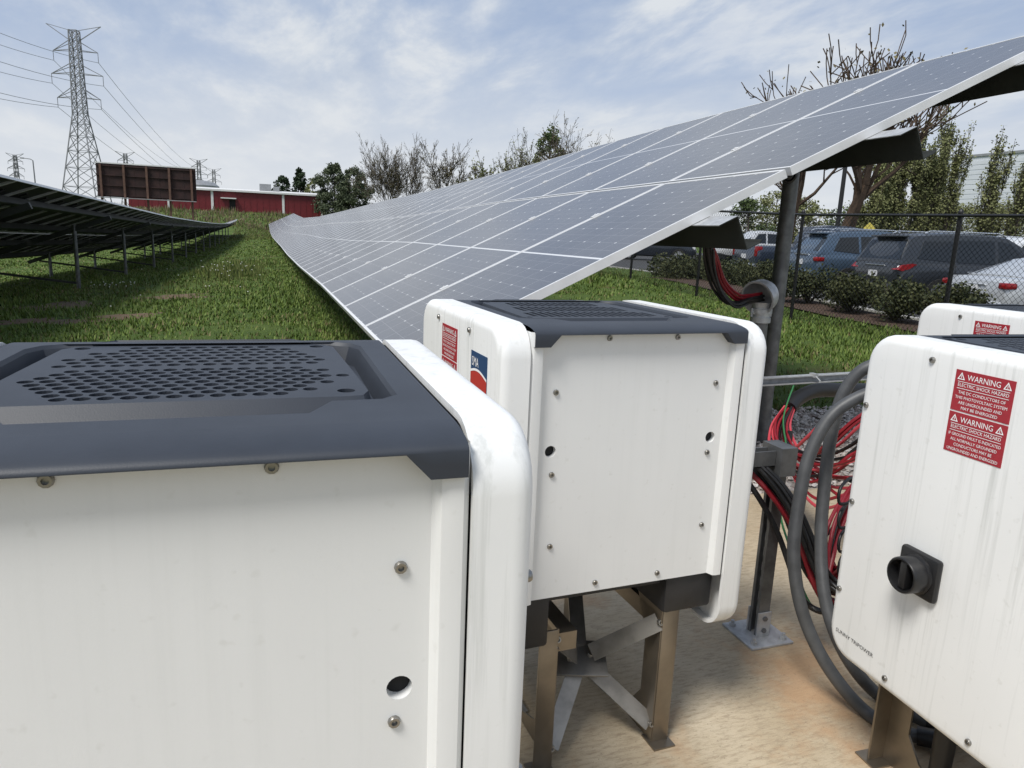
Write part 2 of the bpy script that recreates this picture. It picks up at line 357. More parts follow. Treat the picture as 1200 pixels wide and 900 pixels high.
# ------------------------------------------------------------------ inverters
UD, UW, ZT, ZB, UT = .645, .60, 1.048, .303, .063
ZL = ZT-.004
def shifted(mb): mb.v = [(x-UD/2, y-UW/2, z) for (x, y, z) in mb.v]; return mb
def cover_mb(front):
    mb = MB(); rings = []; rc, fil = .066, .020; n = 7
    levels = []
    for k in range(6):
        a = PI/2*k/5; levels.append((fil*(1-math.sin(a)), fil*(1-math.cos(a))))     # (inset, x from outer face)
    levels = levels[::-1]; levels = [(fil*(1-math.cos(PI/2*k/5)), fil*(1-math.sin(PI/2*k/5))) for k in range(6)]
    prof = [(0.0, UT), (0.0, fil+.004)]+[(i, x) for (i, x) in levels]
    prof += []
    for (ins, x) in prof:
        o = rrect(UW-2*ins, ZT-ZB-2*ins, rc-ins*.9, n, UW/2, (ZT+ZB)/2)
        xx = x if front else UD-x; rings.append([(xx, p[0], p[1]) for p in o])
    N = len(rings[0]); vs = [p for r in rings for p in r]; fs = []
    for j in range(len(rings)-1):
        for i in range(N): fs.append((j*N+i, j*N+(i+1) % N, (j+1)*N+(i+1) % N, (j+1)*N+i))
    fs.append(tuple((len(rings)-1)*N+i for i in range(N)))
    # folded inner rim, then recessed back
    o2 = rrect(UW-.016, ZT-ZB-.016, rc-.008, n, UW/2, (ZT+ZB)/2); base = len(vs)
    xr = UT if front else UD-UT; xi = UT-.02 if front else UD-UT+.02
    vs += [(xr, p[0], p[1]) for p in o2]+[(xi, p[0], p[1]) for p in o2]
    for i in range(N):
        j = (i+1) % N; fs.append((i, j, base+j, base+i)); fs.append((base+i, base+j, base+N+j, base+N+i))
    fs.append(tuple(base+N+i for i in range(N)))
    mb.add(vs, fs); return shifted(mb)
def side_mb(near):
    mb = MB(); x0, x1, z0, z1 = UT+.002, UD-UT-.002, .455, ZL-.009
    Y = (lambda y: y) if near else (lambda y: UW-y)
    yr, ys = .020, .0025
    a0, a1, b0, b1 = x0+.024, x0+.032, x1-.032, x1-.024
    holes = [circle(.125, .785, .0125, 20), circle(.52, .79, .0125, 20)]
    v2, f2 = cdt([(a1, z0), (b0, z0), (b0, z1), (a1, z1)], holes)
    mb.add([(x, Y(yr), z) for x, z in v2], f2)
    for h in holes:
        n = len(h); mb.add([(x, Y(yr), z) for x, z in h]+[(x, Y(yr+.012), z) for x, z in h], [(i, (i+1) % n, n+(i+1) % n, n+i) for i in range(n)])
        mb.add([(x, Y(yr+.012), z) for x, z in h], [tuple(range(n))], 1)
    prof = [(a1, yr), (a0+.002, ys+.002), (a0-.006, ys), (x0+.006, ys), (x0, ys+.006), (x0, ys+.035)]
    for s in (0, 1):
        P = [(x if s == 0 else x0+x1-x, y) for x, y in prof]; n = len(P)
        vs = [(x, Y(y), z0 if s == 0 or True else z0) for x, y in P]+[(x, Y(y), z1) for x, y in P]
        mb.add(vs, [(i, i+1, n+i+1, n+i) for i in range(n-1)])
    # bottom return
    mb.add([(a0, Y(yr), z0), (x1-.03, Y(yr), z0), (x1-.03, Y(yr+.03), z0), (a0, Y(yr+.03), z0)], [(0, 1, 2, 3)])
    return shifted(mb)
def lid_parts(kind):
    x0, x1 = UT+.006, UD-UT-.006; mb = MB(); r = .0135; ry = .062; yb = -.004
    xs = [x0, x0+.034, x0+.056, x1-.056, x1-.034, x1]; dr = [.038, .038, .0145, .0145, .038, .038]
    sec = [(yb+ry*(1-math.cos(a)), r*(1-math.sin(a))) for a in [PI/2*k/7 for k in range(8)]]   # (y, depth below top): from side to top
    for near in (1, 0):
        vs = []
        for x, d in zip(xs, dr):
            col = [(yb, d), (yb, max(d-.012, r))]+sec if d > r+.012 else [(yb, d), (yb, r+.0005)]+sec
            for (y, dep) in col: vs.append((x, y if near else UW-y, ZL-dep))
        m = 2+len(sec); fs = [(i*m+k, (i+1)*m+k, (i+1)*m+k+1, i*m+k+1) for i in range(len(xs)-1) for k in range(m-1)]
        mb.add(vs, fs)
        inner = []                       # underside lip, gives the edge thickness
        for x, d in zip(xs, dr): inner += [(x, yb if near else UW-yb, ZL-d), (x, (yb+.030) if near else UW-yb-.030, ZL-d)]
        mb.add(inner, [(2*i, 2*i+2, 2*i+3, 2*i+1) for i in range(len(xs)-1)])
    moat = [(.195, .10), (.445, .10), (.470, .148), (.522, .150), (.540, .168), (.540, .500), (.528, .530), (.50, .545), (.470, .545), (.443, .576), (.198, .576), (.171, .545), (.141, .545), (.113, .530), (.101, .500), (.101, .168), (.119, .150), (.171, .148)]
    ylo, yhi = yb+ry, UW-yb-ry
    v2, f2 = cdt([(x0, ylo), (x1, ylo), (x1, yhi), (x0, yhi)], [moat]); mb.add([(x, y, ZL) for x, y in v2], f2)
    zf = ZL-.030; n = len(moat); cx, cy = .3205, .34
    mid = [(x+(cx-x)*.015, y+(cy-y)*.015) for x, y in moat]; low = [(x+(cx-x)*.05, y+(cy-y)*.05) for x, y in moat]
    for A, za, B, zb_ in ((moat, ZL, mid, ZL-.005), (mid, ZL-.005, low, zf)):
        mb.add([(x, y, za) for x, y in A]+[(x, y, zb_) for x, y in B], [(i, (i+1) % n, n+(i+1) % n, n+i) for i in range(n)])
    top = [(.152, .180), (.489, .180), (.506, .184), (.514, .205), (.508, .350), (.500, .515), (.488, .535), (.470, .540), (.171, .540), (.153, .535), (.141, .515), (.133, .350), (.127, .205), (.135, .184)]
    base = [(x+(x-cx)*.035, (y-.026 if y < .3 else y+.008)) for x, y in top]
    v2, f2 = cdt(low, [base]); mb.add([(x, y, zf) for x, y in v2], f2)
    zp = ZL-.003; n = len(top)
    mb.add([(x, y, zp) for x, y in top]+[(x, y, zf) for x, y in base], [(i, (i+1) % n, n+(i+1) % n, n+i) for i in range(n)])
    g = MB(); holes = []
    if kind == 'holes':
        for rows, y0, dy in (([.150, .155, .150, .140, .130, .118, .105], .385, .0225), ([.120, .130, .140, .150, .160, .168, .160, .150, .140], .203, .0185)):
            for k, hw in enumerate(rows):
                y = y0+k*dy; off = .0105*(k % 2); m = int(hw/.021)
                for j in range(-m, m+1):
                    holes.append(circle(.3205+j*.021+off-.005, y, .0082, 12))
    else:
        for (ya, yb2, hw) in ((.205, .295, .165), (.310, .415, .150), (.430, .520, .130)):
            m = int(hw/.0195)
            for j in range(-m, m+1):
                c = .3205+j*.0195; sh = .012 if abs(j) == m else 0
                holes.append([(c-.0065, ya+sh), (c+.0065, ya+sh), (c+.0065, yb2-sh), (c-.0065, yb2-sh)])
    bolt = [circle(px, py, .010, 16) for px, py in ((.148, .208), (.490, .208), (.165, .520), (.476, .520))]
    if kind != 'holes': bolt = [circle(px, py, .007, 14) for px, py in ((.142, .200), (.499, .200), (.158, .527), (.483, .527))]
    holes += bolt
    v2, f2 = cdt(top, holes); g.add([(x, y, zp) for x, y in v2], f2)
    for h in holes:
        n = len(h); g.add([(x, y, zp) for x, y in h]+[(x, y, zp-.006) for x, y in h], [(i, (i+1) % n, n+(i+1) % n, n+i) for i in range(n)])
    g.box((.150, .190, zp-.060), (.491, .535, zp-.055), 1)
    return shifted(mb), shifted(g)
def screw_mesh():
    mb = MB(); mb.lathe([(.0062, 0), (.0062, .0045), (.0052, .0062), (.0030, .0062), (.0030, .0030), (0.0001, .0030)], 10)
    me = mb.mesh('screw', 'screw', 40); return me
SCREW = screw_mesh()
def put_screw(parent, x, y, z, n, s=1.0):
    o = link('screw', SCREW, parent); o.rotation_euler = Vector(n).to_track_quat('Z', 'Y').to_euler(); o.location = (x-UD/2, y-UW/2, z); o.scale = (s, s, s); return o
FRONT = Matrix(((0, 0, -1, 0), (-1, 0, 0, 0), (0, 1, 0, 0), (0, 0, 0, 1)))      # text x -> -Y, y -> +Z, normal -> -X
def front_text(mb, txt, size, y, z, depth, width=None, align='CENTER', mi=0):
    vs, fs = text_mesh(txt, size, align)
    if width:
        xs = [v.x for v in vs]; k = width/(max(xs)-min(xs)); vs = [Vector((v.x*k, v.y, 0)) for v in vs]
    mb.add([(depth, y-v.x, z+v.y) for v in vs], fs, mi)
def warning_label(parent, y1, z1, wd, ht, lines):
    mb = MB(); y0, z0 = y1-wd, z1-ht; yc = (y0+y1)/2
    mb.box((-.0009, y0, z0), (.0002, y1, z1)); o = shifted(mb).build('warning_label', 'labelred', parent)
    t = MB(); d = -.0014
    front_text(t, 'WARNING', ht*.20, yc, z1-ht*.16, d, wd*.56)
    for s in (-1, 1):
        cy, cz, r = yc-s*wd*.39, z1-ht*.17, ht*.105
        tri = [(cy+r*1.15*math.sin(a), cz+r*1.15*math.cos(a)) for a in (0, 2*PI/3, 4*PI/3)]; tri2 = [(cy+(p[0]-cy)*.62, cz+(p[1]-cz)*.62) for p in tri]
        t.add([(d, *p) for p in tri]+[(d, *p) for p in tri2], [(0, 1, 4, 3), (1, 2, 5, 4), (2, 0, 3, 5)])
        t.box((d-.0001, cy-r*.07, cz-r*.25), (d, cy+r*.07, cz+r*.45))
    front_text(t, 'ELECTRIC SHOCK HAZARD', ht*.12, yc, z1-ht*.36, d, wd*.86)
    for zz in (z1-ht*.28, z1-ht*.445): t.box((d-.0001, y0+wd*.06, zz-ht*.006), (d, y1-wd*.06, zz+ht*.006))
    wds = [.80, .88, .74, .62] if 'DC' in lines[0] else [.90, .80, .66, .88]
    for i, l in enumerate(lines): front_text(t, l, ht*.105, yc, z1-ht*(.54+.125*i), d, wd*wds[i])
    shifted(t).build('lettering', 'white', o); return o
L1 = ['THE DC CONDUCTORS OF', 'THIS PHOTOVOLTAIC SYSTEM', 'ARE UNGROUNDED AND', 'MAY BE ENERGIZED']
L2 = ['IF GROUND FAULT IS INDICATED', 'ALL NORMALLY GROUNDED', 'CONDUCTORS MAY BE', 'UNGROUNDED AND ENERGIZED']
def inverter(x, y, rz, kind, label, lab_y=.375, lab_w=.118, lab_z=1.008):
    root = empty('inverter', (x+UD/2, y+UW/2, 0), rz); tag(root, label, 'inverter', 'white string inverters on the concrete pad')
    fc = cover_mb(True).build('front_cover', 'cover', root, 45); bc = cover_mb(False).build('back_cover', 'cover', root, 45)
    side_mb(True).build('side_panel', ['panel', 'dark'], root, 30); side_mb(False).build('side_panel', ['panel', 'dark'], root, 30)
    shifted(MB().box((UT-.012, .045, .46), (UD-UT+.012, UW-.045, ZL-.075))).build('inner_housing', 'dark', root)
    shifted(MB().bbox((.445, .030, .358), (UD-UT-.003, UW-.03, .458), .010)).build('under_housing', 'core', root, 40); shifted(MB().bbox((UT+.003, .030, .330), (.150, UW-.03, .458), .010)).build('under_housing', 'core', root, 40)
    shifted(MB().box((.152, .05, .430), (.443, UW-.05, .458))).build('floor_pan', 'core', root)
    l, g = lid_parts(kind); lo = l.build('lid', 'lid', root, 35); g.build('vent_grille', ['lid', 'dark'], lo)
    for sx, sz in ((.245, 1.019), (.41, 1.019), (.13, .91), (.52, .915), (.13, .735), (.515, .755), (.135, .575), (.52, .58), (.25, .475), (.41, .475)):
        put_screw(root, sx, .022, sz, (0, -1, 0)); put_screw(root, sx, UW-.022, sz, (0, 1, 0))
    for sy, sz in ((.43, 1.015), (.19, 1.015), (.578, .89), (.578, .67), (.578, .46), (.022, .89), (.022, .67), (.022, .46), (.42, .335), (.22, .335)):
        put_screw(fc, sy*0-.0 + .0012, sy, sz, (-1, 0, 0)); put_screw(bc, UD-.0012, sy, sz, (1, 0, 0))
    # labels, logo, switch, model lettering on the front cover
    warning_label(fc, lab_y, lab_z, lab_w, .076, L1); warning_label(fc, lab_y, lab_z-.079, lab_w, .076, L2)
    lg = MB(); a, b, zt, zb = .175, .072, .975, .900
    lg.box((-.0008, b, zb), (.0002, a, zt), 0)
    lg2 = MB(); arc = [(-.0012, a-(a-b)*k/10, zb+.024+.012*math.sin(PI*(.12+.88*k/10))) for k in range(11)]
    lg2.add([(-.0012, a, zb), (-.0012, b, zb)]+arc[::-1], [tuple(range(13))])
    lgo = shifted(lg).build('logo_plate', 'logoblue', fc); shifted(lg2).build('red_arc', 'logored', lgo)
    wt = MB(); rim = [(-.0016, p[1], p[2]) for p in arc]; wt.add(rim+[(p[0], p[1], p[2]+.005) for p in rim], [(i, i+1, 12+i, 11+i) for i in range(10)])
    front_text(wt, 'SMA', .028, a-.030, zt-.022, -.0016, .042); shifted(wt).build('lettering', 'white', lgo)
    sw = shifted(MB().bbox((-.016, .330, .552), (.002, .422, .642), .008)).build('rotary_switch', 'blackplastic', fc, 40)
    fr = Matrix.Translation((-UD/2, .376-UW/2, .597)) @ FRONT
    k = MB(); k.lathe([(.040, .014), (.040, .020), (.036, .022), (.036, .050), (.034, .053), (.031, .053), (.029, .046), (.029, .030), (.0001, .030)], 28, 0, fr)
    hb = MB().bbox((-.0085, -.028, .026), (.0085, .028, .050), .004); k.add([fr @ Vector(p) for p in hb.v], hb.f)
    k.build('knob', 'blackplastic', sw, 40)
    tx = MB(); front_text(tx, 'SUNNY TRIPOWER', .0125, .515, .362, -.0012, .112); shifted(tx).build('lettering', 'ink', fc)
    shifted(MB().bbox((-.003, .165, .835), (.002, .205, .870), .0012)).build('display', 'blackplastic', fc, 40)
    # legs: bent sheet steel angles, ground rails, crossed straps and hub
    for lx, ly, sx, sy in ((.135, .045, -1, -1), (.500, .045, 1, -1), (.135, .555, -1, 1), (.500, .555, 1, 1)):
        mb = MB(); x2 = lx-sx*.045
        mb.bbox((min(lx, x2), ly-.003, 0.004), (max(lx, x2), ly+.003, .36), .002)
        ya, yb = ly, ly-sy*.10
        zz = [(ya, .004), (ly-sy*.20, .004), (ly-sy*.20, .022), (ly-sy*.10, .060), (ly-sy*.062, .11), (ly-sy*.062, .27), (ly-sy*.11, .36), (ya, .36)]
        mb.prism(zz, 'x', x2-.0025, x2+.0025); mb.box((min(lx, x2)-.01, ly-.03, 0), (max(lx, x2)+.005, ly+.03, .0045))
        shifted(mb).build('leg', 'steel', root, 30)
    for x2 in (.180, .455):
        mb = MB(); mb.prism([(x2-.0025, .004), (x2+.025, .004), (x2+.025, .010), (x2+.004, .010), (x2+.004, .045), (x2-.0025, .045)], 'y', .24, .36); shifted(mb).build('rail', 'steel', root)
        shifted(MB().box((x2-.0025, .05, .3), (x2+.05, .55, .345))).build('crossmember', 'steel', root)
    hub = Vector((.305, .165, .19)); mb = MB()
    hb = MB().bbox((-.066, -.052, -.003), (.066, .052, .003), .002); R_ = Matrix.Translation(hub) @ Matrix.Rotation(-.35, 4, 'Z') @ Matrix.Rotation(.35, 4, 'X')
    mb.add([R_ @ Vector(p) for p in hb.v], hb.f); hubo = shifted(mb).build('brace_hub', 'brace', root, 40)
    for e in ((.452, .055, .325), (.452, .055, .05), (.182, .055, .05), (.182, .055, .33), (.44, .53, .40), (.19, .53, .40)):
        e = Vector(e); d = (e-hub).normalized(); mb = MB(); mb.beam(hub+d*.035, e, .042, .004, up=(0, -.75, .66)); shifted(mb).build('brace_strap', 'brace', root)
        put_screw(root, e.x, e.y-.003, e.z-.0, (0, -1, .3), 1.3)
    for dx in (-.028, .028): put_screw(hubo, hub.x+dx, hub.y-.003, hub.z+.004-dx*.0, (0, -.35, 1), 1.5)
    # cable gland and cable under the housing
    gm = MB(); gm.lathe([(.022, .352), (.030, .340), (.030, .30), (.024, .295), (.024, .20), (.022, .10), (.022, .01)], 14, 0, Matrix.Translation((.20, .42, 0))); shifted(gm).build('cable_gland', 'cableblack', root, 40)
    return root
inverter(-.810, -.706, math.radians(-.5), 'holes', 'nearest white inverter, cut by the left edge, with round-hole grille in its charcoal lid')
inverter(.005, 0, math.radians(2.6), 'slots', 'middle white inverter on crossed steel legs, with blue and red logo, slotted lid', .40, .122, 1.004)
inverter(.808, -.712, math.radians(-2.2), 'holes', 'white inverter at right with two red warning labels and black rotary switch facing us')
inverter(1.76, .02, math.radians(-1.0), 'holes', 'rearmost white inverter, only its top seen behind the right-hand one')

# ------------------------------------------------------------------ solar rows
def cell_material():
    m = bpy.data.materials.new('solar_glass'); m.use_nodes = True; t = m.node_tree; b = t.nodes['Principled BSDF']; tcn = nd(t, 'ShaderNodeTexCoord')
    s = nd(t, 'ShaderNodeSeparateXYZ'); t.links.new(tcn.outputs['Object'], s.inputs[0])
    def dist(o, pitch, off=0.0):      # distance to nearest multiple of pitch (metres)
        a = math_n(t, 'DIVIDE', math_n(t, 'ADD', o, off), pitch); fr = math_n(t, 'FRACT', math_n(t, 'ADD', a, 100.5)); return math_n(t, 'MULTIPLY', math_n(t, 'ABSOLUTE', math_n(t, 'SUBTRACT', fr, .5)), pitch)
    ox, oy = s.outputs['X'], s.outputs['Y']
    dx, dy = dist(ox, .0815), dist(oy, .174)
    dx2 = dist(ox, .163); 
    line = math_n(t, 'MAXIMUM', math_n(t, 'LESS_THAN', dx, .0009), math_n(t, 'LESS_THAN', dy, .0016))
    dia = math_n(t, 'LESS_THAN', math_n(t, 'ADD', dx2, dy), .0085)
    mid = math_n(t, 'LESS_THAN', math_n(t, 'ABSOLUTE', ox), .0075)
    bord = math_n(t, 'MAXIMUM', math_n(t, 'GREATER_THAN', math_n(t, 'ABSOLUTE', oy), .516), math_n(t, 'GREATER_THAN', math_n(t, 'ABSOLUTE', ox), .979))
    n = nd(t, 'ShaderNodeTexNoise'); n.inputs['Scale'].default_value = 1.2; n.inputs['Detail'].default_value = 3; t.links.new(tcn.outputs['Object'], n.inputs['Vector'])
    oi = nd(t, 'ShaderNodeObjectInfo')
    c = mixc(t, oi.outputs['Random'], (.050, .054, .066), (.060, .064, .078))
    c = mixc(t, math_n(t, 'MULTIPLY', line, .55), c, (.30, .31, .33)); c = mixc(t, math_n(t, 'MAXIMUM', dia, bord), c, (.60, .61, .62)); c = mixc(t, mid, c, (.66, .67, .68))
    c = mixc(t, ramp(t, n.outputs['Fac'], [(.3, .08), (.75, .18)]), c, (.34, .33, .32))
    t.links.new(c, b.inputs['Base Color']); b.inputs['Roughness'].default_value = .22; b.inputs['IOR'].default_value = 1.45; b.inputs['Specular IOR Level'].default_value = .5
    return m
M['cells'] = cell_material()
ML, MW, MH = 1.99, 1.075, .040; PITCH_W, PITCH_L = 1.085, 2.018
def module_meshes():
    f = MB(); b = .014
    f.box((-ML/2, -MW/2, -MH), (-ML/2+b, MW/2, 0)); f.box((ML/2-b, -MW/2, -MH), (ML/2, MW/2, 0))
    f.box((-ML/2+b, -MW/2, -MH), (ML/2-b, -MW/2+b, 0)); f.box((-ML/2+b, MW/2-b, -MH), (ML/2-b, MW/2, 0))
    for y in (-MW/2+b, MW/2-b-.02): f.box((-ML/2+b, y, -MH), (ML/2-b, y+.02, -MH+.003))
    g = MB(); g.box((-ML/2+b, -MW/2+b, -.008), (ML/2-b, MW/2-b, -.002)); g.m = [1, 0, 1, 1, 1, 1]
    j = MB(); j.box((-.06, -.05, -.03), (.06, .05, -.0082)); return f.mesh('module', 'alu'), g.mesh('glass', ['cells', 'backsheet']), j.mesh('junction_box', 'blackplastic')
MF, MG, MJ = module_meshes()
def clamp_mesh():
    mb = MB(); mb.box((-.025, -.016, -.002), (.025, .016, .006)); mb.lathe([(.007, .006), (.007, .011), (.0001, .011)], 8); return mb.mesh('clamp', 'alu')
CLAMP = clamp_mesh()
def zpurlin_section(): return [(0, 0), (-.10, 0), (-.10, -.004), (-.004, -.004), (-.004, -.154), (.065, -.154), (.080, -.146), (.078, -.141), (.064, -.150), (0, -.150)]
def solar_row(name, label, y0, ncol, lowpt, tilt, frames, xrear, xfront, post_r, jbox, clamps, near_ext):
    root = empty(name, (lowpt(y0)[0]+1.5, y0, ground(lowpt(y0)[0]+1.5, y0))); tag(root, label, 'solar array', 'rows of tilted solar modules')
    inv = root.location.copy(); ct, st = math.cos(tilt), math.sin(tilt); U = Vector((ct, 0, st))
    def P(y, s, n=0.0):
        lx, lz = lowpt(y); return Vector((lx, y, lz))+U*s+Vector((-st, 0, ct))*n
    for i in range(ncol):
        ya, yb = y0+i*PITCH_W, y0+(i+1)*PITCH_W
        for r in range(2):
            s = r*PITCH_L+ML/2; A, B = P(ya, s), P(yb, s); c = (A+B)/2; d = (B-A).normalized(); nn = U.cross(d).normalized(); u2 = d.cross(nn).normalized()
            mt = Matrix(((u2.x, d.x, nn.x, c.x-inv.x), (u2.y, d.y, nn.y, c.y-inv.y), (u2.z, d.z, nn.z, c.z-inv.z), (0, 0, 0, 1)))
            o = link('module', MF, root); o.matrix_local = mt
            g = link('glass', MG, o)
            if jbox and i < 30:
                k = link('junction_box', MJ, o); k.location = (.6, 0, 0)
        if clamps and 0 < i < 12:
            for s in (.5, 1.5, 2.52, 3.5):
                c = P(ya, s, .0005)-inv; o = link('clamp', CLAMP, root); o.location = c; o.rotation_euler = (0, -tilt, 0)
    L = y0+ncol*PITCH_W
    ys = [y0-near_ext, y0]+[y for y in np.arange(math.ceil(y0)+2, L, 2.5)]+[L+.15]
    for s in (.54, 1.55, 2.56, 3.54):
        sec = zpurlin_section(); n = len(sec); vs = []; fs = []
        for y in ys:
            for (a, b) in sec: p = P(max(y, y0), s+a, -MH-.002+b)-inv; vs.append((p.x, y-inv.y, p.z))
        for j in range(len(ys)-1):
            for k in range(n): k2 = (k+1) % n; fs.append((j*n+k, j*n+k2, (j+1)*n+k2, (j+1)*n+k))
        for b0 in (0, (len(ys)-1)*n): fs += [tuple(b0+k for k in q) for q in ((0, 1, 2, 3), (0, 3, 4, 9), (9, 4, 5, 8), (8, 5, 6, 7))]
        pb_ = MB().add(vs, fs); pb_.m = [1 if (q < (len(ys)-1)*n and q % n in (0, 1)) else 0 for q in range(len(fs))]; pb_.build('purlin', ['purlin', 'galv'], root)  # lighter steel on the top flange paints in its light from the sky
    for y in frames:
        if y > L: break
        off = lowpt(y)[0]-lowpt(0)[0]
        def under(x): s = (x-lowpt(y)[0])/ct; return P(y, s, -MH-(.02 if clamps and y < 3 else .18))
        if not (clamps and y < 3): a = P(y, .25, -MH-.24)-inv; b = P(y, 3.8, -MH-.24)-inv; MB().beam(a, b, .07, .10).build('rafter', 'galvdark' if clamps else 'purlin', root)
        for x in (xrear+off, xfront+off):
            top = under(x)-inv; gz = ground(x, y)-.15-inv.z; bx = Vector((x-inv.x, y-inv.y, 0))
            MB().tube([(bx.x, bx.y, gz), (bx.x, bx.y, top.z)], post_r, 12).build('post', 'galvdark', root, 40)
        if clamps and y < 3: continue
        a = Vector((xrear+off, y, ground(xrear+off, y)+.12))-inv; b = under(xfront+off-.35)-inv; b.z -= .12
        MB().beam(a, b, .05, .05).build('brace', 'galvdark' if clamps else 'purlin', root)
    return root
solar_row('solar_array', 'long row of tilted solar modules running from the inverters towards the red building', 1.558, 105,
          lambda y: (.095+AZ*(y-1.5), interp(LOWZ, y)), math.radians(25.76), [2.4+6.2*k for k in range(19)], 2.60, .95, .046, False, True, .20)
solar_row('solar_array', 'dark row of solar modules at left seen from below its raised edge', 2.0, 86,
          lambda y: (-3.65-3.745+AZ*y, interp(TL, y)+.53), math.radians(21), [5.6+6.0*k-.0 for k in range(16)], -4.5, -6.5, .045, True, False, .2)

# ------------------------------------------------------------------ strut stand, conduit riser, cables
def strut_stand():
    c = (1.055, .405); root = empty('strut_stand', (*c, 0)); tag(root, 'slotted steel strut post bolted to a square plate behind the middle inverter', 'strut post')
    bp = MB().bbox((-.078, -.078, 0), (.078, .078, .008), .002).build('base_plate', 'galv', root, 40)
    for sx in (-1, 1):
        for sy in (-1, 1):
            o = MB().lathe([(.011, 0), (.011, .010), (.006, .010), (.006, .020), (.0001, .020)], 6).build('bolt', 'galv', bp, None, (sx*.055, sy*.055, .008))
    mb = MB(); h = .62; w_ = .0205; t = .003          # channel, open side facing -X with slots on its back
    mb.box((w_-t, -w_, .008), (w_, w_, h)); mb.box((-w_, -w_, .008), (w_-t, -w_+t, h)); mb.box((-w_, w_-t, .008), (w_-t, w_, h))
    mb.box((-w_, -w_+t, .008), (-w_+t, -w_+.011, h)); mb.box((-w_, w_-.011, .008), (-w_+t, w_-t, h)); mb.build('channel', 'galvdark', root)
    for k in range(11): MB().box((-.008, -.0065, 0), (w_-t+.001, .0065, .028)).build('slot_insert', 'galv', root, None, (0, 0, .07+k*.05))
    for s_ in (-1, 1): MB().bbox((-w_-.004, s_*(w_+.0035)-.0025, .008), (w_+.004, s_*(w_+.0035)+.0025, .09), .001).build('foot_bracket', 'galv', root)
    for z in (.03, .07):
        o = MB().lathe([(.008, 0), (.008, .006), (.0001, .006)], 6).build('bolt', 'galvdark', root, None, (0, -w_-.006, z)); o.rotation_euler = (PI/2, 0, 0)
    mb = MB(); mb.prism([(-.026, -.045), (.030, -.045), (.030, .045), (-.026, .045)], 'z', h-.075, h+.012); mb.build('saddle', 'galvdark', root)
    a = MB(); a.bbox((-.16, -.022, h-.05), (-.028, .022, h-.045), .001); a.bbox((-.16, -.022, h-.05), (-.028, -.018, h), .001); a.bbox((-.16, .018, h-.05), (-.028, .022, h), .001); a.build('arm', 'galvdark', root)
strut_stand()
def strut_rail():
    A, B = aty(860, 449, 1.68), aty(1120, 434, 1.60); root = empty('strut_rail', (A[0], A[1], 0)); tag(root, 'horizontal galvanised strut rail carrying the cable sleeve above the gravel', 'strut rail')
    a = Vector(A)-root.location; b = Vector(B)-root.location; mb = MB()
    mb.beam(a+Vector((0, 0, .018)), b+Vector((0, 0, .018)), .041, .005); mb.beam(a-Vector((0, 0, .018)), b-Vector((0, 0, .018)), .041, .005); mb.beam(a+Vector((0, .018, 0)), b+Vector((0, .018, 0)), .004, .036); mb.build('channel', 'galv', root)
    for k in range(2):
        p = a.lerp(b, .02 if k == 0 else .97); MB().box((p.x-.02, p.y-.0, -.05), (p.x+.02, p.y+.041, p.z+.02)).build('post', 'galvdark', root)
    c = a.lerp(b, .33); mb = MB(); mb.tube([c+Vector((0, -.02, .02)), c+Vector((0, -.06, .0)), c+Vector((0, -.065, -.05)), c+Vector((0, -.03, -.085)), c+Vector((0, .0, -.05))], .004, 6); mb.box((c.x-.012, c.y-.03, c.z+.01), (c.x+.012, c.y+.01, c.z+.03)); mb.build('cable_clip', 'galv', root, 40)
strut_rail()
def conduit_riser():
    top = Vector(aty(891, 374, 2.22)); root = empty('conduit_riser', (top.x, top.y, -.06)); tag(root, 'grey steel conduit riser with a weatherhead hood strapped beside the array post', 'conduit')
    zt = top.z+.06
    MB().tube([(0, 0, 0), (0, 0, zt)], .046, 16).build('pipe', 'galvdark', root, 40)
    mb = MB(); mb.lathe([(.047, zt-.02), (.058, zt-.018), (.058, zt+.012), (.050, zt+.014), (.050, zt+.035), (.062, zt+.037), (.062, zt+.062), (.054, zt+.065)], 20); mb.build('coupling', 'galv', root, 40)
    mb = MB()
    for s in (-1, 1): mb.box((s*.05-.015, -.012, zt+.030), (s*.05+.015, .012, zt+.05)); mb.lathe([(.008, 0), (.008, .05), (.0001, .05)], 8, 0, Matrix.Translation((s*.066, 0, zt+.015)))
    mb.build('clamp_lug', 'galv', root, 40)
    # weatherhead: bowl-shaped hood with its open mouth to the left
    ax = Vector((-.86, -.34, -.30)).normalized(); zc_ = zt+.135; q = Vector((-.012, 0, zc_)); fr = Matrix.Translation(q) @ ax.to_track_quat('Z', 'Y').to_matrix().to_4x4()
    R0 = .098; prof = [(.0001, -R0)]+[(R0*math.sin(a), -R0*math.cos(a)) for a in [PI/2*k/8 for k in range(1, 9)]]+[(R0*1.0, .030), (R0*1.07, .032), (R0*1.07, .042), (R0*.95, .042), (R0*.93, .0)]+[(R0*.93*math.sin(a), -R0*.93*math.cos(a)) for a in [PI/2*k/6 for k in range(5, 0, -1)]]+[(.0001, -R0*.93)]
    mb = MB(); mb.lathe(prof, 24, 0, fr); hood = mb.build('weatherhead', 'galv', root, 50)
    MB().lathe([(.054, zt+.060), (.052, zt+.075), (.062, zt+.10)], 18).build('neck', 'galv', root, 50)
    c = q+ax*.01
    return root, Vector(root.location)+c
_, WH = conduit_riser()
def wires(root, paths, r, m, name='wire', nseg=5, sides=6):
    for p in paths: MB().tube([Vector(q)-root.location for q in smooth_path(p, nseg)], r, sides).build(name, m, root, 60)
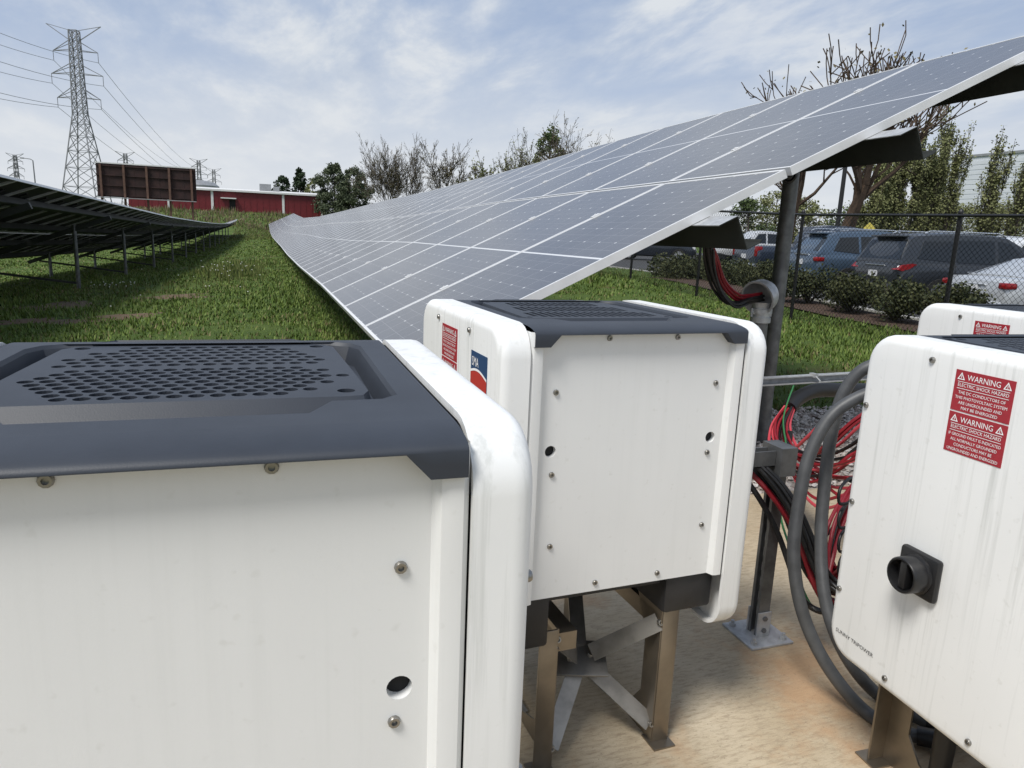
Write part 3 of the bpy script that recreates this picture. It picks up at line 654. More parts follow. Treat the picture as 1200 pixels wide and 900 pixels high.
def loop_to_head():
    top = Vector(aty(834, 292, 2.05)); root = empty('wire_loop', tuple(top)); tag(root, 'drooping loop of black and red wires from the purlin into the weatherhead', 'wires')
    base = [aty(832, 286, 2.02), aty(834, 312, 2.05), aty(842, 338, 2.10), aty(858, 355, 2.16), aty(876, 350, 2.20), tuple(WH)]
    rr = random.Random(5)
    for k in range(13):
        o = [Vector((rr.uniform(-.03, .03), rr.uniform(-.03, .03), rr.uniform(-.03, .03))) for _ in range(2)]
        pts = [Vector(b)+o[0]*(1-i/6)+o[1]*(i/6)*.8 for i, b in enumerate(base)]; 
        if k % 3 == 0: pts = [p+Vector((.03, 0, .03)) if 1 <= i <= 3 else p for i, p in enumerate(pts)]
        wires(root, [pts], .008, 'wirered' if k % 3 == 0 else 'cableblack')
loop_to_head()
def grey_cable(pix, label):
    pts = [Vector(p) for p in pix]; root = empty('grey_cable', tuple(pts[0])); tag(root, label, 'cable', 'thick grey cables looping behind the right-hand inverter')
    MB().tube([p-pts[0] for p in smooth_path(pts, 8)], .0175, 12).build('sheath', 'cablegrey', root, 60)
    e = pts[-1]; d = (pts[-1]-pts[-2]).normalized(); MB().tube([e-pts[0]-d*.02, e-pts[0]+d*.05], [.024, .024], 10).build('gland', 'cableblack', root, 40)
grey_cable([aty(1075, 470, .12), aty(1040, 458, .16), aty(1005, 466, .2), aty(972, 490, .22), aty(948, 535, .22), aty(936, 590, .2), aty(930, 645, .17), aty(936, 700, .13), aty(952, 748, .09), aty(978, 793, .04), atz(1012, 832, .022), atz(1050, 856, .022), atz(1085, 864, .03)], 'outer thick grey cable curving down to the concrete beside the right-hand inverter')
grey_cable([aty(1075, 425, .16), aty(1040, 425, .22), aty(1010, 434, .26), aty(988, 462, .28), aty(974, 510, .28), aty(966, 570, .26), aty(962, 630, .22), aty(965, 690, .16), aty(978, 740, .1), aty(1000, 782, .05), atz(1030, 815, .022), atz(1070, 838, .022), atz(1100, 852, .03)], 'inner thick grey cable crossing behind the outer one at the right-hand inverter')
def sleeve_bundle():
    P = [aty(1110, 452, 1.45), aty(1040, 457, 1.5), aty(985, 457, 1.5), aty(955, 458, 1.5), aty(935, 467, 1.48), aty(925, 478, 1.45)]
    root = empty('wire_bundle', tuple(P[-1])); tag(root, 'black sleeve spilling pink and red wires that sweep right over the gravel', 'wires')
    MB().tube([Vector(p)-root.location for p in smooth_path(P, 6)], .036, 14).build('sleeve', 'cableblack', root, 60)
    rr = random.Random(11)
    for k in range(18):
        a = 2*PI*k/18; r = .026*math.sqrt(rr.random()); o = Vector((math.cos(a)*r, rr.uniform(-.02, .02), math.sin(a)*r)); o2 = Vector((rr.uniform(-.05, .05), rr.uniform(-.12, .12), rr.uniform(-.07, .07)))
        pix = [(925, 479, 1.45), (914, 498, 1.4), (914, 520, 1.3), (928, 536, 1.15), (955, 546, .95), (985, 538, .8), (1015, 512, .7), (1040, 495, .65)]
        if k % 3 == 1: pix = [(925, 479, 1.45), (916, 500, 1.4), (918, 522, 1.3), (935, 548, 1.1), (958, 568, .9), (985, 577, .75), (1010, 572, .62), (1040, 560, .6)]
        wires(root, [[Vector(aty(u, v, y))+o*(1.0+.6*min(i, 2))+o2*min(1, max(0, i-2)/3) for i, (u, v, y) in enumerate(pix)]], .0068, 'cableblack' if k % 6 == 5 else ('wirepink' if k % 2 else 'wirered'))
    MB().tube([Vector(aty(926, 505, 1.32))-root.location, Vector(aty(925, 522, 1.30))-root.location], .012, 8).build('connector', 'cableblack', root, 40)
sleeve_bundle()
def lower_bundle():
    root = empty('wire_bundle', tuple(aty(884, 548, .45))); tag(root, 'black and red cables hanging from the strut arm down to the concrete', 'wires')
    rr = random.Random(21); base = [(862, 528, .45), (884, 548, .42), (905, 570, .38), (925, 600, .34), (940, 635, .30), (952, 668, .27), (968, 690, .25), (990, 700, .2), (1015, 690, .15)]
    for k in range(12):
        o = Vector((rr.uniform(-.02, .02), rr.uniform(-.02, .02), rr.uniform(-.025, .025))); sag = rr.uniform(-.03, .05)
        pts = [Vector(aty(u, v, y))+o*(1+.15*i)+Vector((0, 0, -sag*math.sin(PI*i/8))) for i, (u, v, y) in enumerate(base)]
        wires(root, [pts], .0095 if k % 3 else .006, ['cableblack', 'cableblack', 'wirered'][k % 3])
    for k in range(9):
        o = rr.uniform(-.03, .03); x = rr.uniform(0, 16)
        pix = [(1025, 548+k*3, .5), (1000, 570+k*2, .45), (985-x*.5, 600+k*3, .4), (980-x, 640, .36), (972+x*.3, 672, .32), (985, 690-k*3, .26), (1012, 682-k*6, .18)]
        wires(root, [[Vector(aty(u, v, y))+Vector((o, o, o*.5)) for u, v, y in pix]], .0065, 'cableblack' if k % 4 == 3 else 'wirered')
    for k in range(4):
        pix = [(1012, 565+k*27, .3), (998, 560+k*27, .28), (985, 572+k*28, .26), (984, 590+k*28, .25), (1000, 588+k*28, .24)]
        wires(root, [[aty(u, v, y) for u, v, y in pix]], .005, 'cableblack')
        MB().tube([Vector(aty(1014, 566+k*27, .3))-root.location, Vector(aty(997, 562+k*27, .28))-root.location], .010, 8).build('connector', 'cableblack', root, 40)
lower_bundle()
g1 = empty('green_wire', tuple(aty(928, 455, 1.35))); tag(g1, 'thin green ground wire hanging down and curling to the concrete', 'wire')
wires(g1, [[aty(930, 452, 1.35), aty(918, 490, 1.2), aty(922, 530, 1.0), aty(918, 575, .8), aty(915, 605, .6), aty(925, 640, .45), aty(937, 680, .36), aty(950, 708, .3), aty(965, 717, .26), aty(985, 715, .2)]], .0038, 'wiregreen')

# ------------------------------------------------------------------ chain-link fence
def fence():
    x = 8.5; y0, y1 = -1.0, 45.9; root = empty('chain_link_fence', (x, y0, ground(x, y0))); tag(root, 'black chain-link fence with top rail between the grass and the parked cars', 'fence'); L = root.location
    ys = [.06+3.05*k for k in range(16)]; H = 1.86
    for i, y in enumerate(ys):
        z = ground(x, y); MB().tube([(0, y-L.y, z-.2-L.z), (0, y-L.y, z+H-L.z)], .030, 10).build('post', 'fence', root, 40)
        c = MB(); c.lathe([(.032, 0), (.034, .02), (.020, .05), (.0001, .06)], 10, 0, Matrix.Translation((0, y-L.y, z+H-L.z))); c.build('post_cap', 'fence', root, 40)
    def top(y): return ground(x, y)+H-.03
    pts = [(-.035, y-L.y, top(y)-L.z) for y in np.arange(ys[0]-1, ys[-1]+.1, 1.0)]; MB().tube(pts, .021, 8).build('top_rail', 'fence', root, 60)
    mb = MB(); wr = .0027; p = .078; ymin, ymax = ys[0]-1, ys[-1]
    for s in (1, -1):
        c = ymin-2
        while c < ymax+2:
            prev = None; pts = []
            for k in range(7):
                z = H*.985*k/6; y = c+s*z*1.0
                if ymin <= y <= ymax: pts.append((-.035+.0025*s, y-L.y, ground(x, y)+.03+z-L.z))
            if len(pts) > 1: mb.tube(pts, wr, 3, 0, False)
            c += p
    o = link('chain_mesh', mb.mesh('chain_mesh', 'fence'), root); o['kind'] = 'stuff'
fence()

# ------------------------------------------------------------------ vehicles
def paint(name, col, metal=.35, rough=.28):
    m = mat(name, col, rough, metal, .06, 3); b = m.node_tree.nodes['Principled BSDF']; b.inputs['Coat Weight'].default_value = .6; b.inputs['Coat Roughness'].default_value = .08; return m
M['carglass'] = mat('tinted_glass', (.010, .012, .014), .06, 0, spec=.7)
M['tyre'] = mat('tyre_rubber', (.014, .014, .014), .8, 0, .2, 30)
M['rim'] = mat('alloy_rim', (.52, .53, .54), .3, .8)
M['chrome'] = mat('chrome_trim', (.72, .73, .74), .18, .9)
M['tail'] = mat('tail_lamp_red', (.26, .010, .012), .18, 0, .2, 40)
M['lamp'] = mat('clear_lamp', (.62, .63, .64), .15, .2)
M['trim'] = mat('black_trim', (.018, .018, .019), .5, 0, .2, 20)
M['plate'] = mat('number_plate', (.62, .63, .64), .5)
def wheel(root, x, y, r, w_):
    s = 1 if y > 0 else -1; fr = Matrix.Translation((x, y, r)) @ Matrix.Rotation(-s*PI/2, 4, 'X'); e = root
    t = MB(); t.lathe([(r*.62, -w_/2), (r*.93, -w_/2), (r, -w_/2+.03), (r, w_/2-.03), (r*.93, w_/2), (r*.66, w_/2), (r*.64, w_/2-.03)], 24, 0, fr); ty = t.build('wheel', 'tyre', e, 40)
    m = MB(); m.lathe([(r*.66, w_/2-.005), (r*.60, w_/2-.005), (r*.58, w_/2-.05), (r*.1, w_/2-.06), (.0001, w_/2-.06)], 20, 0, fr)
    for k in range(5):
        a = 2*PI*k/5+.3; ca, sa = math.cos(a), math.sin(a); p = [Vector((ca*q-sa*t_, sa*q+ca*t_, 0)) for q, t_ in ((r*.08, -.045), (r*.62, -.03), (r*.62, .03), (r*.08, .045))]
        m.add([fr @ (v+Vector((0, 0, w_/2-.05))) for v in p]+[fr @ (v+Vector((0, 0, w_/2-.008))) for v in p], [(4, 5, 6, 7), (0, 1, 5, 4), (1, 2, 6, 5), (2, 3, 7, 6), (3, 0, 4, 7)])
    m.lathe([(r*.14, w_/2-.055), (r*.14, w_/2-.004), (.0001, w_/2-.004)], 10, 0, fr); m.build('rim', 'rim', ty, 40)
# spec: stations for the lower body (x from front +, ztop, zbot, half width), greenhouse side profile, windows in (x,z)
CARS = {
 'suv': dict(body=[(-2.50, .86, .48, .80), (-2.46, 1.00, .36, .89), (-2.36, 1.05, .30, .945), (-2.0, 1.07, .26, .965), (-1.0, 1.06, .25, .975), (0.2, 1.04, .25, .975), (.9, 1.02, .25, .97), (1.3, 1.00, .25, .965), (1.9, .95, .26, .95), (2.25, .88, .30, .91), (2.42, .78, .36, .84), (2.50, .66, .45, .72)],
             gh=[(-2.42, 1.04, 1.06), (-2.30, 1.04, 1.34), (-2.16, 1.04, 1.62), (-2.0, 1.05, 1.70), (-1.2, 1.06, 1.755), (-.2, 1.05, 1.76), (.25, 1.04, 1.72), (.55, 1.03, 1.56), (.95, 1.02, 1.28), (1.30, 1.00, 1.02)], hwr=.70, hwb=.90,
             win=[[(-2.02, 1.16), (-1.12, 1.10), (-1.12, 1.58), (-1.85, 1.55)], [(-1.04, 1.10), (-.08, 1.09), (-.08, 1.62), (-1.04, 1.60)], [(0, 1.09), (.92, 1.08), (.80, 1.17), (.32, 1.57), (0, 1.62)]], wx=(-1.42, 1.45), wr=.37, rear=(1.12, 1.56), spoiler=True, rails=True, tail='wrap', light=.62, H=1.76),
 'crossover': dict(body=[(-2.26, .84, .46, .76), (-2.22, .96, .36, .85), (-2.1, 1.0, .30, .89), (-1.6, 1.01, .26, .905), (-.6, 1.0, .25, .91), (.4, .98, .25, .91), (1.0, .96, .25, .905), (1.6, .90, .26, .89), (2.0, .83, .30, .86), (2.18, .74, .36, .78), (2.26, .64, .44, .66)],
             gh=[(-2.20, .99, 1.02), (-2.02, .99, 1.26), (-1.82, 1.0, 1.52), (-1.6, 1.0, 1.60), (-.8, 1.0, 1.665), (0, .99, 1.665), (.3, .98, 1.62), (.65, .97, 1.42), (.95, .96, 1.20), (1.25, .95, .96)], hwr=.62, hwb=.84,
             win=[[(-1.75, 1.10), (-1.02, 1.05), (-1.02, 1.49), (-1.55, 1.46)], [(-.95, 1.05), (-.08, 1.03), (-.08, 1.53), (-.95, 1.50)], [(0, 1.03), (.88, 1.02), (.75, 1.12), (.32, 1.47), (0, 1.53)]], wx=(-1.30, 1.34), wr=.34, rear=(1.08, 1.46), spoiler=True, rails=True, tail='corner', light=.58, H=1.67),
 'sedan': dict(body=[(-2.38, .74, .44, .74), (-2.34, .92, .34, .84), (-2.2, .99, .28, .88), (-1.7, 1.01, .24, .90), (-.9, .99, .22, .905), (.3, .95, .22, .905), (1.0, .93, .22, .90), (1.6, .87, .24, .88), (2.0, .79, .28, .85), (2.25, .70, .34, .77), (2.36, .60, .42, .64)],
             gh=[(-1.85, 1.0, 1.02), (-1.5, 1.0, 1.18), (-1.1, .99, 1.36), (-.7, .98, 1.43), (-.1, .97, 1.45), (.2, .96, 1.42), (.6, .95, 1.26), (.95, .94, 1.07), (1.2, .93, .95)], hwr=.56, hwb=.83,
             win=[[(-1.30, 1.05), (-.55, 1.04), (-.55, 1.34), (-.95, 1.30)], [(-.48, 1.04), (.02, 1.02), (.02, 1.36), (-.48, 1.36)], [(.1, 1.02), (.85, 1.0), (.7, 1.10), (.35, 1.28), (.1, 1.35)]], wx=(-1.40, 1.40), wr=.33, rear=(1.05, 1.34), spoiler=False, rails=False, tail='corner', light=.55, H=1.45),
 'pickup': dict(body=[(-2.85, 1.02, .50, .90), (-2.80, 1.10, .44, .94), (-2.5, 1.12, .40, .955), (-1.2, 1.12, .38, .96), (-.3, 1.12, .36, .965), (.6, 1.12, .36, .965), (1.2, 1.12, .36, .96), (1.9, 1.10, .38, .95), (2.5, 1.04, .42, .92), (2.75, .94, .48, .86), (2.85, .80, .54, .76)],
             gh=[(-.78, 1.11, 1.14), (-.72, 1.11, 1.50), (-.60, 1.11, 1.78), (-.2, 1.11, 1.84), (.4, 1.11, 1.84), (.75, 1.11, 1.78), (1.0, 1.11, 1.58), (1.25, 1.11, 1.32), (1.48, 1.11, 1.12)], hwr=.70, hwb=.88,
             win=[[(-.55, 1.18), (.20, 1.17), (.20, 1.70), (-.45, 1.68)], [(.30, 1.17), (1.15, 1.16), (1.02, 1.30), (.72, 1.66), (.30, 1.70)]], wx=(-1.75, 1.85), wr=.40, rear=(1.22, 1.68), spoiler=False, rails=False, tail='post', light=.75, H=1.84),
}
def car(kind, col, pos, heading, label, z=0.0, plate=True):
    sp_ = CARS[kind]; root = empty({'suv': 'parked_suv', 'crossover': 'parked_crossover', 'sedan': 'parked_sedan', 'pickup': 'pickup_truck'}[kind], (pos[0], pos[1], z), heading)
    tag(root, label, {'suv': 'suv', 'crossover': 'crossover', 'sedan': 'sedan', 'pickup': 'pickup truck'}[kind], 'vehicles in the parking lot')
    pm = paint(root.name+'_paint', col)
    B = sp_['body']; mb = MB()
    # densify stations
    xs = np.array([b[0] for b in B]); X = sorted(set(list(xs)+list(np.linspace(xs[0], xs[-1], 30)))); I = lambda k, x: float(np.interp(x, xs, [b[k] for b in B]))
    vs = []; n = 0
    for x in X:
        zt, zb, hw = I(1, x), I(2, x), I(3, x); h = zt-zb
        for wx in sp_['wx']:                 # body sides arch up over the wheels
            dd = abs(x-wx)
            if dd < sp_['wr']+.10: zb = max(zb, sp_['wr']*.2+math.sqrt(max((sp_['wr']+.10)**2-dd*dd, 0))*.98)
        zb = min(zb, zt-.12); h = zt-zb
        sec = [(0, zb), (hw*.80, zb), (hw*.955, zb+.05*h), (hw*.985, zb+.22*h), (hw, zb+.48*h), (hw*.995, zb+.70*h), (hw*.975, zb+.86*h), (hw*.945, zt-.04*h), (hw*.88, zt), (hw*.5, zt+.015), (0, zt+.02)]
        full = sec+[(-a, b) for a, b in sec[-2:0:-1]]; n = len(full); vs += [(x, a, b) for a, b in full]
    fs = [(i*n+k, i*n+(k+1) % n, (i+1)*n+(k+1) % n, (i+1)*n+k) for i in range(len(X)-1) for k in range(n)]+[tuple(range(n)), tuple((len(X)-1)*n+k for k in range(n-1, -1, -1))]
    mb.add(vs, fs); G = sp_['gh']; vs = []; gx = [g[0] for g in G]; Xg = sorted(set(gx+list(np.linspace(gx[0], gx[-1], 18)))); hb, hr, Hh = sp_['hwb'], sp_['hwr'], sp_['H']
    J = lambda k, x: float(np.interp(x, gx, [g[k] for g in G]))
    belt = sum(g[1] for g in G)/len(G)
    def yw(z): return hb+(hr-hb)*min(max((z-belt)/(Hh-belt), 0), 1)**1.15
    for x in Xg:
        z0, z1 = J(1, x)-.06, J(2, x); e = [z0, lerp(z0, z1, .35), lerp(z0, z1, .7), z1-.05*(z1-z0)]
        sec = [(0, z0)]+[(yw(q), q) for q in e]+[(yw(z1)*.90, z1), (yw(z1)*.5, z1+.02), (0, z1+.025)]
        full = sec+[(-a, b) for a, b in sec[-2:0:-1]]; n = len(full); vs += [(x, a, b) for a, b in full]
    fs = [(i*n+k, i*n+(k+1) % n, (i+1)*n+(k+1) % n, (i+1)*n+k) for i in range(len(Xg)-1) for k in range(n)]+[tuple(range(n)), tuple((len(Xg)-1)*n+k for k in range(n-1, -1, -1))]
    mb.add(vs, fs)
    if sp_['spoiler']: xr = G[2][0]; mb.bbox((xr-.14, -hr*.86, Hh-.13), (xr+.22, hr*.86, Hh-.085), .015)
    mb.build('body', pm, root, 38)
    m2 = MB(); m2.box((xs[0]+.25, -B[3][3]*.78, .22), (xs[-1]-.3, B[3][3]*.78, .75)); m2.build('underbody', 'trim', root)
    for s in (-1, 1):
        for poly in sp_['win']:
            w_ = MB(); q = [(x, s*(yw(z)+.006), z) for x, z in poly]; c = np.mean(q, axis=0); q2 = [(x, s*(yw(z)-.03), z) for x, z in poly]; k = len(q)
            w_.add(q+q2, [tuple(range(k))]+[(i, (i+1) % k, k+(i+1) % k, k+i) for i in range(k)]); w_.build('side_window', 'carglass', root)
        # sill cladding, handles, mirror, lamps
        xd = [(-.72 if kind != 'pickup' else -.1), .35]
        for x in xd: MB().bbox((x-.10, s*(B[3][3]+.004)-.012, belt-.16), (x+.10, s*(B[3][3]+.004)+.012, belt-.13), .006).build('door_handle', 'chrome', root)
        MB().bbox((.85, s*(hb+.06)-.08, belt+.02), (1.0, s*(hb+.06)+.08, belt+.16), .03).build('mirror', pm, root, 40)
        MB().bbox((B[-3][0]-.12, s*B[-3][3]*.80-.12, sp_['light']+.08), (B[-2][0]+.02, s*B[-3][3]*.80+.11, sp_['light']+.22), .03).build('headlight', 'lamp', root, 40)
        xr = B[1][0]; hw = B[2][3]
        t = MB()
        if sp_['tail'] == 'wrap':
            zt = sp_['light']+.25
            t.prism([(xr-.045, zt+.02), (xr+.05, zt+.13), (xr+.30, zt+.17), (xr+.40, zt+.15), (xr+.24, zt+.05), (xr+.05, zt-.01)], 'y', s*(hw-(.26 if kind == 'suv' else .10)), s*(hw+.008))
        elif sp_['tail'] == 'post': t.bbox((xr-.06, s*(hw-.10)-.07, .78), (xr+.16, s*(hw-.10)+.085, 1.10), .02)
        else: t.bbox((xr-.045, s*(hw-.10)-.11, .80), (xr+.20, s*(hw-.10)+.095, .92), .03)
        t.build('tail_light', 'tail', root, 40)
        for xs_ in ((-1.10, -.04, .98) if kind != 'pickup' else (-.62, .25, 1.28)):
            hwl, zt_, zb_ = I(3, xs_), I(1, xs_), max(I(2, xs_), .40); MB().tube([(xs_, s*(hwl*f+.0015), zb_+(zt_-zb_)*h) for f, h in ((.985, .15), (1.0, .40), (1.0, .55), (.993, .72), (.975, .88), (.95, .97))], .006, 4).build('door_seam', 'trim', root)
        for wx in sp_['wx']: wheel(root, wx, s*(B[3][3]-.105), sp_['wr'], .22)
        if sp_['rails']: MB().tube([(-1.75, s*hr*.86, Hh-.03), (-1.6, s*hr*.86, Hh+.03), (.1, s*hr*.86, Hh+.035), (.3, s*hr*.86, Hh-.03)], .018, 8).build('roof_rail', 'chrome', root, 40)
    def slope_panel(name, x_lo, z_lo, x_hi, z_hi, m, ins=.07, out_=.012):
        d = -1 if x_hi > x_lo and x_lo < 0 else 1; w_ = MB()
        q = [(x_lo+d*out_, -yw(z_lo)+ins, z_lo), (x_lo+d*out_, yw(z_lo)-ins, z_lo), (x_hi+d*out_, yw(z_hi)-ins, z_hi), (x_hi+d*out_, -yw(z_hi)+ins, z_hi)]
        q2 = [(a-d*.03, b, c) for a, b, c in q]; w_.add(q+q2, [(0, 1, 2, 3), (0, 1, 5, 4), (1, 2, 6, 5), (2, 3, 7, 6), (3, 0, 4, 7)]); w_.build(name, m, root)
    r0, r1 = sp_['rear']; zs = [g[2] for g in G[:4]]; xq = [g[0] for g in G[:4]]
    slope_panel('rear_window', float(np.interp(r0, zs, xq)), r0, float(np.interp(r1, zs, xq)), r1, 'carglass')
    gz = [g[2] for g in G[::-1][:4]]; gxx = [g[0] for g in G[::-1][:4]]
    slope_panel('windshield', float(np.interp(belt+.08, gz, gxx)), belt+.08, float(np.interp(Hh-.14, gz, gxx)), Hh-.14, 'carglass')
    xr = xs[0]; hw = B[1][3]
    MB().bbox((xr-.06, -hw*.96, .36), (xr+.22, hw*.96, .56), .05).build('rear_bumper', pm if kind != 'pickup' else 'chrome', root, 45)
    MB().bbox((xr-.068, -hw*.80, .355), (xr+.05, hw*.80, .41), .02).build('bumper_trim', 'trim', root, 45)
    if kind in ('suv',): MB().bbox((xr-.078, -hw*.55, .30), (xr+.05, hw*.55, .345), .015).build('skid_trim', 'chrome', root, 45)
    if kind != 'pickup':
        MB().bbox((xr-.012, -.36, .955 if kind != 'sedan' else .84), (xr+.10, .36, .985 if kind != 'sedan' else .865), .006).build('badge_strip', 'chrome', root)
    if plate: MB().bbox((xr-.020, -.17, .70), (xr+.10, .17, .84), .004).build('number_plate', 'plate', root)
    return root
HD = math.radians(-13)
def slot(rear, kind, col, label, hd=HD):
    L = -CARS[kind]['body'][0][0]; c = (rear[0]+math.cos(hd)*L, rear[1]+math.sin(hd)*L); return car(kind, col, c, hd, label, ground(c[0], c[1])+.02)
slot((13.5, 12.45), 'suv', (.035, .040, .048), 'dark grey three-row suv with red tail lights parked behind the fence, rear towards us')
slot((13.9, 15.5), 'crossover', (.075, .115, .17), 'steel blue crossover parked left of the dark grey suv')
slot((14.6, 19.0), 'pickup', (.035, .048, .075), 'dark navy pickup truck parked left of the steel blue crossover')
slot((12.9, 9.35), 'sedan', (.50, .52, .54), 'silver sedan at the right edge, parked beside the dark grey suv')
p = atd(766, 303, 41); car('crossover', (.020, .026, .038), (p[0], p[1]), math.radians(-33), 'dark blue crossover side-on far behind the fence, framed under the array', ground(p[0], p[1])+.02)
for (u, dist, kind, col, hd, lb) in ((1186, 30, 'suv', (.72, .73, .74), math.radians(172), 'white suv parked in the next row beyond the silver sedan'),
                               (1092, 31, 'suv', (.60, .61, .62), math.radians(172), 'light silver suv half hidden behind the dark grey suv'),
                               (995, 33, 'sedan', (.28, .34, .42), math.radians(170), 'pale blue sedan roof seen over the steel blue crossover'),
                               (893, 44, 'pickup', (.62, .63, .64), math.radians(170), 'white truck far back left of the steel array post'),
                               (960, 35, 'crossover', (.10, .11, .12), math.radians(170), 'charcoal crossover in the far row behind the pickup truck')):
    p = atd(u, 300, dist); car(kind, col, (p[0], p[1]), hd, lb, ground(p[0], p[1])+.02)

# ------------------------------------------------------------------ trees and shrubs
def foliage(name, a, b_, rough=.7):
    m = bpy.data.materials.new(name); m.use_nodes = True; t = m.node_tree; b = t.nodes['Principled BSDF']; g = nd(t, 'ShaderNodeNewGeometry')
    n = nd(t, 'ShaderNodeTexNoise'); n.inputs['Scale'].default_value = 1.1; n.inputs['Detail'].default_value = 2; t.links.new(g.outputs['Position'], n.inputs['Vector'])
    f = math_n(t, 'ADD', math_n(t, 'MULTIPLY', g.outputs['Random Per Island'], .6), math_n(t, 'MULTIPLY', n.outputs['Fac'], .5))
    t.links.new(mixc(t, ramp(t, f, [(.25, 0.0), (.85, 1.0)]), a, b_), b.inputs['Base Color']); b.inputs['Roughness'].default_value = rough; b.inputs['Specular IOR Level'].default_value = .25
    return m
M['leaf_olive'] = foliage('olive_spring_leaves', (.11, .125, .048), (.23, .24, .11))
M['leaf_dark'] = foliage('dark_evergreen_needles', (.014, .026, .014), (.040, .062, .028))
M['leaf_green'] = foliage('green_leaves', (.045, .075, .026), (.12, .155, .06))
M['leaf_shrub'] = foliage('shrub_leaves', (.020, .030, .012), (.075, .080, .032))
M['leaf_dark2'] = foliage('grey_green_needles', (.045, .062, .034), (.11, .13, .075)); M['bud'] = foliage('pale_buds', (.13, .115, .06), (.22, .19, .10))
M['bark'] = mat('grey_bark', (.085, .070, .056), .9, 0, .4, 6)
M['barkbrown'] = mat('brown_bark', (.09, .058, .036), .9, 0, .4, 6)
def rot_about(d, ang, az):
    d = d.normalized(); o = d.orthogonal().normalized(); p = d.cross(o); return (d*math.cos(ang)+(o*math.cos(az)+p*math.sin(az))*math.sin(ang)).normalized()
def leaf_tri(L, p, s, rr):
    a = Vector((rr.gauss(0, 1), rr.gauss(0, 1), rr.gauss(0, 1))).normalized(); b = a.orthogonal().normalized(); c = rr.uniform(0, 6.28); b = (b*math.cos(c)+a.cross(b)*math.sin(c))
    o = len(L.v); q = a.cross(b)*s*.38
    L.v += [tuple(p), tuple(p+b*s*.55+q), tuple(p+b*s*1.1), tuple(p+b*s*.55-q)]; L.f.append((o, o+1, o+2, o+3)); L.m.append(0)
def grow(W, L, p, d, length, r, lev, cfg, rr):
    n = 3 if lev < cfg['levels'] else 2; pts = [p]; rs = [r]; q = p
    for i in range(n):
        d = (d+Vector((rr.gauss(0, 1), rr.gauss(0, 1), rr.gauss(0, 1)))*cfg['wobble']+Vector((0, 0, cfg['up']))).normalized(); q = q+d*length/n; pts.append(q); rs.append(max(r*(1-.55*(i+1)/n), cfg['rmin']))
    W.tube(pts, rs, 5 if lev == 0 else 3, 0, False)
    if lev >= cfg['levels']:
        for _ in range(cfg['leaves']):
            t = rr.random(); k = min(int(t*n), n-1); c = pts[k].lerp(pts[k+1], t*n-k); sp2 = cfg['lspread']; leaf_tri(L, c+Vector((rr.gauss(0, sp2), rr.gauss(0, sp2), rr.gauss(0, sp2))), cfg['leaf']*rr.uniform(.6, 1.3), rr)
        return
    kids = cfg['kids'][min(lev, len(cfg['kids'])-1)]
    for k in range(kids):
        t = rr.uniform(cfg['t0'] if lev == 0 else .3, 1.0); j = min(int(t*n), n-1); c = pts[j].lerp(pts[j+1], t*n-j)
        nd_ = rot_about(d, rr.uniform(*cfg['ang']), rr.uniform(0, 2*PI)); grow(W, L, c, nd_, length*rr.uniform(*cfg['shrink']), max(rs[j]*.55, cfg['rmin']), lev+1, cfg, rr)
    grow(W, L, q, d, length*cfg['shrink'][1]*cfg.get('leader', 1.0), rs[-1], lev+1, cfg, rr)
def tree(base, h, label, cfg, leafm, barkm='bark', seed=1, stems=1, group=None, name='tree'):
    rr = random.Random(seed); W, L = MB(), MB()
    for s in range(stems):
        d = Vector((rr.uniform(-.3, .3)*cfg.get('lean', 1), rr.uniform(-.3, .3)*cfg.get('lean', 1), 1)).normalized() if stems > 1 else Vector((0, 0, 1))
        o = Vector((rr.uniform(-.6, .6), rr.uniform(-.6, .6), 0))*cfg.get('stem_r', .5) if stems > 1 else Vector((0, 0, 0))
        grow(W, L, o, d, h*cfg['trunk']*rr.uniform(.85, 1.1), cfg['r0'], 0, cfg, rr)
    zs = float(np.percentile([v[2] for v in W.v], cfg.get('pct', 99.6))); k = h/zs
    W.v = [(x*k, y*k, z*k-.05) for x, y, z in W.v]; L.v = [(x*k, y*k, z*k) for x, y, z in L.v]
    root = empty(name, (base[0], base[1], base[2]-.05)); tag(root, label, 'tree', group)
    link('trunk', W.mesh('trunk', barkm, 60), root)
    if L.f: c = link('crown', L.mesh('crown', leafm), root); c['kind'] = 'stuff'
    return root
def clump_tree(base, h, rx, label, leafm, seed, shape='cone', n=2600, leaf=.35, barkm='bark', group=None, name='tree', gap=.35):
    rr = random.Random(seed); W, L = MB(), MB(); W.tube([(0, 0, -.1), (rx*.05, 0, h*.5), (0, 0, h*.93)], [h*.022, h*.015, h*.004], 6)
    cl = []
    for k in range(95):
        t = rr.random()**1.15*.96+.04; 
        rad = {'cone': rx*(1-t)**.8+.05*rx, 'oval': rx*math.sin(PI*min(.97, .12+.86*t))**.7, 'col': rx*(1-.6*t)}[shape]; a = rr.uniform(0, 2*PI); q = rr.uniform(.45, 1.0)
        c = Vector((math.cos(a)*rad*q, math.sin(a)*rad*q, h*t*.97)); cl.append((c, rx*rr.uniform(.15, .30)*(1.1-.4*t))); W.tube([(0, 0, max(.1*h, c.z-rad*.4)), tuple(c)], [h*.006, h*.002], 3, 0, False)
    for k in range(n):
        c, r = cl[rr.randrange(len(cl))]; v = Vector((rr.gauss(0, 1), rr.gauss(0, 1), rr.gauss(0, .8))).normalized()*r*rr.uniform(.3, 1.1); leaf_tri(L, c+v, leaf*rr.uniform(.6, 1.3), rr)
    root = empty(name, (base[0], base[1], base[2]-.05)); tag(root, label, 'tree', group)
    link('trunk', W.mesh('trunk', barkm, 60), root); c = link('crown', L.mesh('crown', leafm), root); c['kind'] = 'stuff'; return root
